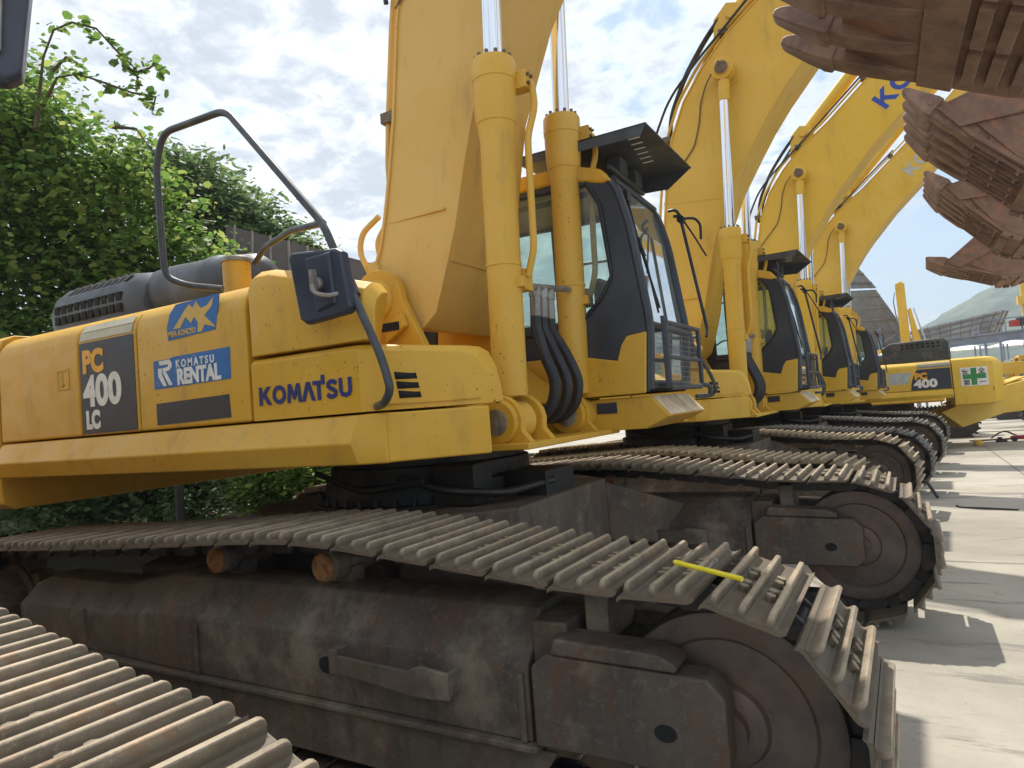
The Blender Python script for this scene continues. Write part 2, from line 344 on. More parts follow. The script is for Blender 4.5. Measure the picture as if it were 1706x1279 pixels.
def maker_logo(name, unit, mat, parent, mtx):
    g = G(); x = 0
    def poly(q, d=0): g.prism([((a+x)*unit, b*unit) for a, b in q], 'z', -.0005, .0014+d)
    def band(q, w=.23):
        a, b = stroke(q, w); n = len(a)
        v = [((u+x)*unit, z*unit, t) for t in (-.0005, .0014) for u, z in a+b]; f = []
        for i in range(n-1): f += [(i, i+1, n+i+1, n+i), (2*n+i, 3*n+i, 3*n+i+1, 2*n+i+1), (i, 2*n+i, 2*n+i+1, i+1), (n+i, n+i+1, 3*n+i+1, 3*n+i)]
        g.add(v, f)
    poly([(0, 0), (.24, 0), (.24, .34), (.34, .44), (.66, 0), (.96, 0), (.52, .60), (.92, 1), (.62, 1), (.24, .62), (.24, 1), (0, 1)]); x += 1.03
    band([(.5+.39*math.cos(R(a)), .5+.39*math.sin(R(a))) for a in range(0, 361, 12)]); x += 1.08
    poly([(0, 0), (.10, 1), (.34, 1), (.53, .50), (.72, 1), (.96, 1), (1.06, 0), (.83, 0), (.77, .58), (.61, .16), (.45, .16), (.29, .58), (.23, 0)]); x += 1.06
    poly([(0, 0), (.36, 1), (.62, 1), (.98, 0), (.72, 0), (.49, .66), (.26, 0)]); x += .82
    poly([(0, .79), (.30, .79), (.30, 0), (.54, 0), (.54, .79), (.84, .79), (.84, 1.27), (.60, 1.27), (.60, 1.0), (0, 1.0)]); x += .88
    band([(.74, .76), (.60, .87), (.40, .885), (.20, .80), (.17, .66), (.32, .55), (.54, .46), (.70, .34), (.68, .20), (.50, .115), (.28, .12), (.10, .24)]); x += .92
    band([(.115, 1), (.115, .36), (.19, .19), (.42, .115), (.65, .19), (.725, .36), (.725, 1)])
    o = g.build(name, mat, parent, ang=20); o.matrix_local = mtx; return o
ROT_R = Matrix.Rotation(R(90), 4, 'X')            # reads from the -Y side, x to the right
def kids(o): return [c for c in bpy.data.objects if c.parent == o]
def copy_tree(o, parent=None, table=None):
    if table is None:
        table = {}
        for c in bpy.data.objects:
            if c.parent: table.setdefault(c.parent.name, []).append(c)
    c = o.copy(); COL.objects.link(c); c.parent = parent
    for ch in table.get(o.name, []): copy_tree(ch, c, table)
    return c
def arc(cx, cz, r, a0, a1, n):
    return [(cx+r*math.cos(R(a0+(a1-a0)*i/n)), cz+r*math.sin(R(a0+(a1-a0)*i/n))) for i in range(n+1)]
#%%PART2
# ------------------------------------------------------------------ crawler track
XI, ZI, XS, ZS = 2.30, .48, -2.46, .455
def track_path():
    r = .388; P = []
    top = [(2.30, .868), (1.9, .872), (1.6, .905), (1.1, .953), (.75, .985), (.5, .988), (.2, .975), (-.2, .95), (-.8, .918), (-1.4, .888), (-2.1, .858), (-2.46, .838)]
    P += top
    P += [(XS+r*math.cos(R(a)), ZS+r*math.sin(R(a))) for a in range(95, 270, 8)]
    P += [(XS, .108), (-1, .106), (0, .106), (1, .106), (2.0, .104), (2.30, .096)]
    P += [(XI+r*math.cos(R(a)), ZI+r*math.sin(R(a))) for a in range(-85, 90, 8)]
    d = [0.]
    for i in range(len(P)): a, b = P[i], P[(i+1) % len(P)]; d.append(d[-1]+math.hypot(b[0]-a[0], b[1]-a[1]))
    def at(s):
        s %= d[-1]
        for i in range(len(P)):
            if s <= d[i+1]:
                t = (s-d[i])/(d[i+1]-d[i]); a, b = P[i], P[(i+1) % len(P)]; return (a[0]+(b[0]-a[0])*t, a[1]+(b[1]-a[1])*t)
    return at, d[-1]
PATH, PLEN = track_path(); NSH = 49; PITCH = PLEN/NSH
def shoe_mesh(w=.66, bolts=True):
    g = G(); h = w/2
    # plate: cross-section in (s, h), swept over y with two mud slots left out
    prof = [(-.128, -.014), (-.120, -.004), (-.105, 0), (-.055, 0), (-.03, 0), (.0, 0), (.03, 0), (.075, 0), (.094, .0), (.106, .005), (.114, .012)]
    ys = [-h, -h+.02, -.15, -.125, -.085, -.06, .06, .085, .125, .15, h-.02, h]
    n = len(prof); v = [(s, y, z) for y in ys for s, z in prof]; f = []
    for j in range(len(ys)-1):
        for i in range(n-1):
            if j in (3, 7) and i == 4: continue
            f.append((j*n+i, j*n+i+1, (j+1)*n+i+1, (j+1)*n+i))
    g.add(v, f)
    g.add([(a, b, c-.013) for a, b, c in v], [tuple(reversed(q)) for q in f])
    m = len(v)
    for i in range(n-1): g.add([v[i], v[i+1], (v[i+1][0], v[i+1][1], v[i+1][2]-.013), (v[i][0], v[i][1], v[i][2]-.013)], [(0, 1, 2, 3)])
    for i in range(n-1):
        a, b = v[(len(ys)-1)*n+i], v[(len(ys)-1)*n+i+1]; g.add([a, b, (b[0], b[1], b[2]-.013), (a[0], a[1], a[2]-.013)], [(0, 1, 2, 3)])
    for i in (0, n-1):
        for j in range(len(ys)-1):
            a, b = v[j*n+i], v[(j+1)*n+i]; g.add([a, b, (b[0], b[1], b[2]-.013), (a[0], a[1], a[2]-.013)], [(0, 1, 2, 3)])
    for s0, hh in ((-.094, .039), (-.014, .035), (.066, .039)):
        sec = [(-.024, -.001), (-.014, .005), (-.0105, hh*.5), (-.009, hh-.004), (-.006, hh), (.006, hh), (.009, hh-.004), (.0105, hh*.5), (.014, .005), (.024, -.001)]
        rows = []
        for y, k in ((-h+.004, .55), (-h+.010, .86), (-h+.022, 1.), (-.1, .99), (.1, 1.0), (h-.022, 1.), (h-.010, .86), (h-.004, .55)):
            rows.append([(s0+a, y, b*k if b > 0 else b) for a, b in sec])
        g.loft(rows)
    if bolts:
        for s in (-.055, .028):
            for y in (-.103, .103, ):
                for dy in (-.0, ):
                    g.cyl((s+.004, y+dy, -.002), (s+.004, y+dy, .021), .0185, .0165, 6)
        for s in (-.055, .028):
            for y in (-.052, .052): g.cyl((s+.004, y*1.0, -.002), (s+.004, y*1.0, .021), .0185, .0165, 6)
    return g
def shoe_frame(k, off=0):
    a = PATH(k*PITCH+off); b = PATH((k+1)*PITCH+off)
    mx, mz = (a[0]+b[0])/2, (a[1]+b[1])/2; dx, dz = b[0]-a[0], b[1]-a[1]; l = math.hypot(dx, dz); dx /= l; dz /= l
    # path runs backwards over the top, so outward = left-hand normal turned up
    nx, nz = dz, -dx
    return (mx+nx*.062, mz+nz*.062), (dx, dz), (nx, nz)
def build_track(root, y, shoe_mat, lite=False):
    """one crawler track centred on y of the excavator: chain mesh with shoes, wheels and frame below it"""
    ch = G()
    for k in range(NSH):
        (mx, mz), (dx, dz), (nx, nz) = shoe_frame(k)
        M = Matrix(((dx, 0, nx, mx), (0, 1, 0, 0), (dz, 0, nz, mz), (0, 0, 0, 1)))
        for sy in (-1, 1):
            a = len(ch.v); o = .078*sy
            for (s0, s1, yo) in ((-.14, .02, o+.015*sy), (-.02, .115, o-.012*sy)):
                q = [(s0, -.03), (s0+.03, -.014), (s1-.03, -.014), (s1, -.03), (s1, -.075), (s1-.03, -.10), (s0+.03, -.10), (s0, -.075)]
                ch.prism(q, 'y', yo-.012, yo+.012)
            ch.xf(M, a)
        a = len(ch.v); ch.cyl((-.125, -.115, -.06), (-.125, .115, -.06), .026, n=10); ch.xf(M, a)
    chain = ch.build('crawler_track', 'iron_dark', root, ang=40); chain.location = (0, y, 0)
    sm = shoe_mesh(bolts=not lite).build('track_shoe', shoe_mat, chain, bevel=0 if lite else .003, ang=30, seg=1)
    rnd = random.Random(int(y*100)+5)
    for k in range(NSH):
        o = sm if k == 0 else sm.copy()
        if k: COL.objects.link(o); o.parent = chain
        (mx, mz), (dx, dz), (nx, nz) = shoe_frame(k, rnd.uniform(-.004, .004))
        # local x = direction of travel, local z = outward
        o.matrix_local = Matrix(((-dx, 0, nx, mx), (0, 1, 0, rnd.uniform(-.003, .003)), (-dz, 0, nz, mz), (0, 0, 0, 1)))
    w = G().lathe((XI, -.135, ZI), (XI, .135, ZI), [(0, .03), (0, .10), (.012, .125), (.03, .135), (.036, .262), (.022, .275), (.014, .335), (.02, .352), (.04, .358), (.05, .345), (.22, .345), (.23, .358), (.25, .352), (.256, .335), (.248, .275), (.234, .262), (.24, .135), (.258, .125), (.27, .10), (.27, .03)], 56)
    w.cyl((XI, -.175, ZI), (XI, .175, ZI), .075, n=24)
    w.build('idler_wheel', 'wheel_iron', chain, ang=30)
    sp = G(); pts = []
    for i in range(44):
        a = 2*math.pi*i/44; rr = .36 if i % 4 < 2 else .30; pts.append((XS+rr*math.cos(a), ZS+rr*math.sin(a)))
    sp.prism(pts, 'y', -.03, .03).lathe((XS, -.27, ZS), (XS, .2, ZS), [(0, .05), (0, .20), (.04, .25), (.2, .26), (.22, .29), (.30, .29), (.4, .24), (.47, .2)], 36)
    for i in range(12): a = 2*math.pi*i/12; sp.cyl((XS+.18*math.cos(a), -.285, ZS+.18*math.sin(a)), (XS+.18*math.cos(a), -.26, ZS+.18*math.sin(a)), .018, n=6)
    sp.build('drive_sprocket', 'iron', chain)
    # frame: rounded sloping top, bottom ledge
    f = G(); pr = [(-.245, .37), (-.245, .60), (-.238, .635), (-.205, .67), (-.11, .795), (-.07, .81), (.07, .81), (.11, .795), (.205, .67), (.238, .635), (.245, .60), (.245, .37)]
    pr2 = [(a*.93, .37+(b-.37)*.80) for a, b in pr]
    f.loft([[(-2.05, a*.8, .40+(b-.37)*.6) for a, b in pr], [(-1.85, a, b) for a, b in pr2], [(-1.0, a, b) for a, b in pr2], [(-.55, a, b) for a, b in pr], [(1.66, a, b) for a, b in pr]])
    f.box(-1.9, 1.69, -.275, .275, .345, .37)
    for sy in (-1, 1):
        q0, q1 = sorted((sy*.215, sy*.235)); f.prism([(-1.7, .345), (-1.6, .13), (1.6, .13), (1.75, .345)], 'y', q0, q1)
        for x in (-1.2, -.2, 1.62): q0, q1 = sorted((sy*.244, sy*.262)); f.box(x, x+.025, q0, q1, .37, .61)
    fo = f.build('track_frame', 'iron', chain, bevel=.008, ang=28)
    fy = G()
    for s in (-1, 1):
        a, b = sorted((s*.262, s*.148)); c, d = sorted((s*.270, s*.13))
        fy.prism([(1.68, .37), (2.29, .37), (2.34, .42), (2.34, .62), (2.29, .675), (1.74, .69), (1.68, .64)], 'y', a, b)
        fy.prism([(1.76, .69), (2.20, .682), (2.20, .71), (2.14, .735), (1.78, .75)], 'y', c, d)
    fy.box(1.66, 1.80, -.20, .20, .60, .78); fy.box(1.84, 1.93, -.13, .13, .70, .88)
    fy.cyl((1.95, 0, .52), (2.28, 0, .50), .09)
    fy.build('idler_yoke', 'iron', chain, bevel=.012, ang=40)
    hl = G()
    for s in (-1, 1):
        for cx, cz, a, b in ((2.15, .495, .036, .026), (.68, .52, .04, .035)):
            q = [(cx+a*math.cos(R(t)), cz+b*math.sin(R(t))) for t in range(0, 360, 24)]; y0, y1 = ((s*.268, s*.23) if cx > 1 else (s*.249, s*.2)); y0, y1 = sorted((y0, y1)); hl.prism(q, 'y', y0, y1)
    hl.each('frame_hole', 'dark_gap', chain)
    st = G(); st.box(.77, .82, -.32, -.23, .52, .62); st.prism([(.82, .53), (1.22, .49), (1.37, .50), (1.37, .595), (1.24, .61), (1.18, .585), (.82, .60)], 'y', -.325, -.305); st.box(1.34, 1.37, -.307, -.22, .51, .59)
    st.build('frame_step', 'iron', chain, bevel=.006)
    for x in (.60, -.14):
        cr = G(); rr = G()
        cr.lathe((x, -.15, .90), (x, .15, .90), [(0, .03), (0, .052), (.02, .068), (.09, .068), (.1, .05), (.2, .05), (.21, .068), (.28, .068), (.3, .05)], 22)
        cr.box(x-.06, x+.06, -.04, .04, .76, .88)
        rr.lathe((x, -.172, .90), (x, -.149, .90), [(0, .012), (0, .02), (.004, .026), (.006, .044), (.003, .052), (.010, .062), (.022, .064)], 22)
        cr.build('carrier_roller', 'iron', chain); rr.build('roller_cap', 'roller_rust', chain)
    for x in (-1.75, -1.3, -.85, -.4, .05, .5, .95, 1.4):
        tr = G(); tr.lathe((x, -.19, .205), (x, .19, .205), [(0, .05), (0, .09), (.04, .115), (.13, .10), (.25, .10), (.34, .115), (.38, .09), (.38, .05)], 18)
        tr.build('track_roller', 'iron_dark', chain)
    return chain

# ------------------------------------------------------------------ excavator
def boom_sections():
    return [((-.10, 2.26), (.12, 2.10), .40), ((-.085, 2.36), (.30, 2.075), .405), ((-.05, 2.46), (.40, 2.16), .40), ((.02, 2.62), (.475, 2.38), .39), ((.055, 2.82), (.56, 2.66), .37),
            ((.085, 3.1), (.64, 3.05), .335), ((.12, 3.45), (.74, 3.45), .30), ((.20, 4.05), (.98, 4.02), .30), ((.33, 4.75), (1.25, 4.46), .30), ((.52, 5.18), (1.42, 4.72), .30),
            ((.78, 5.53), (1.62, 4.98), .30), ((1.10, 5.84), (1.85, 5.24), .30), ((1.55, 6.16), (2.15, 5.58), .30), ((2.2, 6.72), (2.75, 6.14), .30), ((3.1, 7.52), (3.5, 6.95), .29), ((3.95, 8.35), (4.35, 7.9), .28), ((4.25, 8.62), (4.6, 8.3), .26)]
def build_boom(root, mat, tmat, letter_scale=1, textcol='decal_boomblue', pipes=True):
    S = boom_sections(); piv = Vector((.0, 0, 2.30))
    g = G(); secs = []
    for b, f, h in S: secs.append([(b[0], -h, b[1]), (f[0], -h, f[1]), (f[0], h, f[1]), (b[0], h, b[1])])
    g.loft(secs)
    # top and bottom plates stand a little proud of the sides
    for side in (0, 1):
        rows = []
        for i, (b, f, h) in enumerate(S):
            p = Vector((b[0], b[1])) if side == 0 else Vector((f[0], f[1])); o = Vector((f[0]-b[0], f[1]-b[1])).normalized()*(-1 if side == 0 else 1)
            a = p+o*.016; c = p-o*.004; rows.append([(a[0], -h-.016, a[1]), (a[0], h+.016, a[1]), (c[0], h+.016, c[1]), (c[0], -h-.016, c[1])])
        g.loft(rows)
    boom = g.build('boom', mat, root, bevel=.006, ang=32)
    # foot hub, weld ribs, cylinder pin bosses, arm-cylinder bracket
    h = G(); h.cyl((0, -.425, 2.30), (0, .425, 2.30), .17, n=32)
    h.build('boom_foot_hub', mat, boom, bevel=.01)
    w = G()
    for s in (-1, 1):
        w.prism([(.165, 3.99), (.95, 3.90), (.955, 3.925), (.168, 4.015)], 'y', s*.296, s*.304) if textcol or pipes else None
        w.prism([(.06, 2.765), (.50, 2.77), (.50, 2.785), (.06, 2.78)], 'y', s*.36, s*.377)
    w.prism([(.500, 2.455), (.522, 2.452), (.545, 2.53), (.523, 2.535)], 'y', -.37, .37)
    w.each('weld_seam', mat, boom, bevel=.002)
    pb = G(); pb.cyl((1.04, -.55, 5.34), (1.04, .55, 5.34), .085, n=24); pb.cyl((1.04, -.33, 5.34), (1.04, .33, 5.34), .15, n=28)
    pb.build('cylinder_boss', mat, boom, bevel=.008)
    pc = G()
    for s in (-1, 1):
        pc.lathe((1.04, s*.552, 5.34), (1.04, s*.60, 5.34), [(0, .07), (.01, .075), (.016, .06), (.018, .045), (.01, .044)], 20)
        pc.tube([(1.04-.02, s*.57, 5.42), (.80, s*.34, 5.28), (.72, s*.315, 5.1), (.68, s*.315, 4.85), (.60, s*.315, 4.6), (.2, s*.315, 4.15)], .008, 6, .06)
    pc.each('pin_cap', 'bolt_metal', boom)
    ab = G()
    for s in (-.16, .12): ab.prism([(.88, 5.60), (1.32, 6.0), (1.26, 6.22), (1.08, 6.28), (.92, 6.12)], 'y', s, s+.04)
    ab.cyl((1.13, -.2, 6.12), (1.13, .2, 6.12), .06)
    ab.build('arm_cylinder_bracket', mat, boom, bevel=.008)
    ac = G(); ac.cyl((1.13, 0, 6.14), (2.95, 0, 8.02), .11, n=24); ac.cyl((2.85, 0, 7.92), (3.15, 0, 8.22), .13, n=24); ac.cyl((1.1, 0, 6.1), (1.2, 0, 6.2), .13, n=20)
    ac.build('arm_cylinder', mat, boom, bevel=.006)
    ar = G(); ar.cyl((3.1, 0, 8.17), (4.1, 0, 9.15), .06); ar.build('arm_cylinder_rod', 'chrome', boom)
    # steel oil pipes along the back and hoses
    pp = G()
    for s, o in ((-1, .275), (-1, .225), (1, .275), (1, .225)):
        q = [(b[0]-.07-.02*(o < .25), s*o, b[1]+.04) for b, f, hh in S[4:15]]; q = [(S[4][0][0]-.01, s*o, S[4][0][1]+.01)]+q[1:]
        pp.tube(q, .017, 8, .1)
    pp.tube([(.02, -.40, 2.82), (-.13, -.40, 2.74), (-.16, -.40, 2.62), (-.07, -.40, 2.44), (-.03, -.40, 2.40)], .019, 8, .08)
    pp.tube([(.02, -.32, 2.80), (-.06, -.34, 2.68), (-.03, -.34, 2.5), (-.0, -.36, 2.42)], .019, 8, .05)
    pp.cyl((-.05, -.41, 2.52), (-.02, -.41, 2.42), .045, n=14)
    pp.each('oil_pipe', mat, boom)
    cl = G()
    for i in (6, 8, 11, 13):
        b = S[i][0]; cl.box(b[0]-.11, b[0]-.01, -.31, -.19, b[1]-.0, b[1]+.07)
    cl.each('pipe_clamp', 'bolt_metal', boom, bevel=.004)
    ho = G()
    for s, y in ((-1, .18), (-1, .12), (1, .15)):
        ho.tube([(.26, s*y, 4.72), (.30, s*y, 5.1), (.52, s*y, 5.55), (.8, s*y, 5.92), (1.06, s*y*.7, 6.22)], .019, 8, .15)
    ho.tube([(.14, -.33, 4.2), (.10, -.345, 4.75), (.35, -.345, 5.25), (.72, -.345, 5.60), (1.15, -.345, 5.95), (1.5, -.345, 6.25), (2.2, -.345, 6.85)], .016, 8, .2)
    ho.each('hydraulic_hose', 'rubber', boom)
    if textcol:
        rot = Matrix.Rotation(R(-42), 4, 'Y') @ ROT_R
        maker_logo('boom_lettering', .30*letter_scale, textcol, boom, Matrix.Translation((2.42, -.3025, 6.12) if letter_scale == 1 else (2.50, -.3025, 6.20)) @ rot)
    # boom cylinders
    for s in (-1, 1):
        y = .46*s
        t = G(); x0, z0 = .90, 1.47; x1, z1 = .955, 3.50; ax = Vector((x1-x0, 0, z1-z0)).normalized()
        P = lambda d, o=0: (x0+ax.x*d+o, y, z0+ax.z*d)
        LL = Vector((x1-x0, 0, z1-z0)).length
        t.lathe(P(.14), P(LL), [(0, .06), (0, .094), (.02, .097), (.72, .097), (.722, .101), (.74, .101), (.742, .097), (LL-.60, .097), (LL-.53, .106), (LL-.51, .107), (LL-.505, .112), (LL-.44, .120), (LL-.27, .122), (LL-.265, .126), (LL-.16, .126), (LL-.145, .118), (LL-.14, .06)], 40)
        t.cyl((x0, y-.075, z0), (x0, y+.075, z0), .115, n=28)
        mat = tmat or mat; c = t.build('boom_cylinder', mat, root, ang=30)
        bt = G()
        for i in range(12):
            a = 2*math.pi*(i+.3)/12; q = Vector(P(LL)); bt.cyl(q+Vector((math.cos(a)*.099, math.sin(a)*.099, -.006)), q+Vector((math.cos(a)*.099, math.sin(a)*.099, .02)), .0115, n=6)
        bt.cyl((x0, y-.16, z0), (x0, y-.145, z0), .06, n=24)
        bt.each('head_bolt', 'bolt_metal', c)
        rd = G(); rd.cyl(P(LL-.03), (1.03, y, 5.22), .056, n=32); rd.build('cylinder_rod', 'chrome', c)
        re = G(); re.cyl((1.022, y, 4.98), (1.04, y, 5.22), .066, n=24); re.cyl((1.04, y-.07, 5.34), (1.04, y+.07, 5.34), .125, n=28); re.build('rod_eye', mat, c, bevel=.008)
        pi = G(); sx = 1
        yo = y+.115*1
        pi.tube([(1.03, y+.06, 3.37), (1.14, y+.09, 3.37), (1.15, y+.09, 3.22), (1.10, y+.07, 3.05), (1.085, y+.07, 2.42), (1.03, y+.08, 2.27)], .021, 10, .05)
        pi.box(1.03, 1.13, y+.035, y+.12, 3.32, 3.42)
        pi.box(.86, 1.02, y+.06, y+.16, 2.20, 2.32)
        pi.box(1.0, 1.05, y-.03, y+.02, 2.20, 2.26)
        pi.build('cylinder_pipe', mat, c, bevel=.006)
        pbk = G()
        for k in (0, 1):
            for j in (0, 1): pbk.cyl((1.128, y+.055+.04*k, 3.345+.05*j), (1.146, y+.055+.04*k, 3.345+.05*j), .010, n=6)
        pbk.each('pipe_bolt', 'bolt_metal', c)
    return boom
def build_bucket(root, loc, ang, width=1.62, mat='bucket_rust', pads='bars', scale=1.0):
    """local u (x) runs from the tooth tips along the base, local z is the inside of the bucket"""
    hw = width/2
    outer = [(.34, -.02), (.62, -.055), (.95, -.05)]+[(1.05+.52*math.sin(R(a)), .47-.52*math.cos(R(a))) for a in range(5, 100, 10)]+[(1.56, .75), (1.48, 1.02), (1.36, 1.12)]
    inner = [(u+(-.02 if i > 3 else 0)*1.6, z+.035 if i < 6 else z+.01) for i, (u, z) in enumerate(outer)]
    rows = []
    n = len(outer)
    inner = []
    for i in range(n):
        a = Vector(outer[max(0, i-1)]); b = Vector(outer[min(n-1, i+1)]); t = (b-a).normalized(); inner.append((outer[i][0]-t.y*.035, outer[i][1]+t.x*.035))
    g = G(); g.prism(outer+inner[::-1], 'y', -hw, hw)
    b = g.build('bucket', mat, root, bevel=.006, ang=28)
    b.rotation_euler = (0, R(ang), 0); b.location = loc; b.scale = (scale, 1, scale)
    sd = G()
    side = [(.30, .0), (.36, .06)]+[inner[2]]+[p for p in inner[3:]]+[(1.26, 1.14), (.92, .92), (.56, .50)]
    for s in (-1, 1):
        a, c = sorted((s*hw, s*(hw-.035))); sd.prism(side, 'y', a, c)
        a, c = sorted((s*(hw+.028), s*(hw+.001))); sd.prism([(.30, -.02), (.52, -.045), (.98, .44), (.84, .60), (.50, .26)], 'y', a, c)
    sd.each('bucket_side', mat, b, bevel=.006)
    for i in range(5):
        y = -hw+.10+(width-.2)*i/4
        t = G(); 
        t.loft([[(u, y-hy, z0), (u, y+hy, z0), (u, y+hy, z1), (u, y-hy, z1)] for u, hy, z0, z1 in ((-.0, .040, -.022, .010), (.03, .054, -.036, .024), (.16, .076, -.066, .050), (.24, .090, -.08, .065), (.25, .094, -.084, .068), (.30, .094, -.084, .068))])
        t.loft([[(u, y-hy, z0), (u, y+hy, z0), (u, y+hy, z1), (u, y-hy, z1)] for u, hy, z0, z1 in ((.28, .080, -.072, .056), (.40, .082, -.080, .075), (.60, .078, -.075, .05), (.72, .06, -.05, .03))])
        t.cyl((.245, y-.102, -.005), (.245, y+.102, -.005), .02, n=12)
        t.build('bucket_tooth', 'bucket_wear', b, bevel=.012, ang=40)
    wr = G()
    if pads == 'bars':
        for i in range(3):
            y0 = -hw+.12+i*(width-.2)/3; y1 = y0+(width-.2)/3-.07
            u = .92
            for k in range(15):
                # bars across the base and up round the back
                d = k*.098
                if u+d < 1.05: p = Vector((u+d, -.052)); tt = Vector((1, 0))
                else:
                    a = (u+d-1.05)/.52
                    if a > 1.6: break
                    p = Vector((1.05+.52*math.sin(a), .47-.52*math.cos(a))); tt = Vector((math.cos(a), math.sin(a)))
                nn = Vector((tt.y, -tt.x)); q = [p-tt*.03-nn*.01, p+tt*.03-nn*.01, p+tt*.026+nn*.034, p-tt*.026+nn*.034]
                wr.prism([tuple(x) for x in q], 'y', y0, y1)
        wr.box(.70, .86, -hw+.02, hw-.02, -.075, -.052)
    else:
        for i in range(5):
            y0 = -hw+.14+i*(width-.3)/4.4
            for d in (.66, .86, 1.02): wr.box(d, d+.02, y0-.07, y0+.07, -.085, -.05)
            wr.box(.64, 1.06, y0-.075, y0-.055, -.08, -.05); wr.box(.64, 1.06, y0+.055, y0+.075, -.08, -.05)
        for a in range(10, 95, 12):
            p = Vector((1.05+.52*math.sin(R(a)), .47-.52*math.cos(R(a)))); tt = Vector((math.cos(R(a)), math.sin(R(a)))); nn = Vector((tt.y, -tt.x))
            for s in (-1, 1):
                q = [p-tt*.045-nn*.01, p+tt*.045-nn*.01, p+tt*.045+nn*.03, p-tt*.045+nn*.03]; y0, y1 = sorted((s*(hw+.03), s*(hw-.10))); wr.prism([tuple(x) for x in q], 'y', y0, y1)
            if a % 24 < 12: wr.prism([tuple(x) for x in q], 'y', -hw+.2, hw-.2)
    wr.each('wear_bar', 'bucket_wear', b, bevel=.006)
    er = G()
    for s in (-.20, .16): er.prism([(1.30, .98), (1.56, .70), (1.72, .95), (1.62, 1.22), (1.42, 1.25)], 'y', s, s+.05)
    er.each('bucket_ear', mat, b, bevel=.008)
    return b
def build_arm(root, mat, tip, ear):
    a = Vector((tip[0], tip[1])); b = Vector((ear[0], ear[1])); d = (b-a).normalized(); n = Vector((d.y, -d.x))
    g = G(); P = lambda t, o: tuple(a+d*t+n*o); Ln = (b-a).length
    g.prism([P(-.9, .12), P(-.8, -.10), P(0, -.22), P(.5, -.25), P(Ln-.2, -.13), P(Ln+.08, -.08), P(Ln+.08, .08), P(Ln*.5, .20), P(.3, .30), P(-.2, .32)], 'y', -.2, .2)
    arm = g.build('arm', mat, root, bevel=.008)
    c = G(); c.cyl(tuple((a+d*.2+n*.45).to_3d().xzy), tuple((a+d*1.6+n*.38).to_3d().xzy), .085); c.build('bucket_cylinder', mat, arm)
    c = G(); c.cyl(tuple((a+d*1.6+n*.38).to_3d().xzy), tuple((a+d*(Ln-.4)+n*.32).to_3d().xzy), .045); c.build('bucket_cylinder_rod', 'chrome', arm)
    lk = G()
    for s in (-.16, .12):
        lk.prism([P(Ln-.55, -.02), P(Ln-.45, -.02), P(Ln-.35, .36), P(Ln-.45, .38)], 'y', s*1.5, s*1.5+.04); lk.prism([P(Ln-.42, .30), P(Ln+.02, .38), P(Ln+.05, .30), P(Ln-.38, .25)], 'y', s, s+.04)
    lk.each('bucket_link', mat, arm, bevel=.006)
    return arm

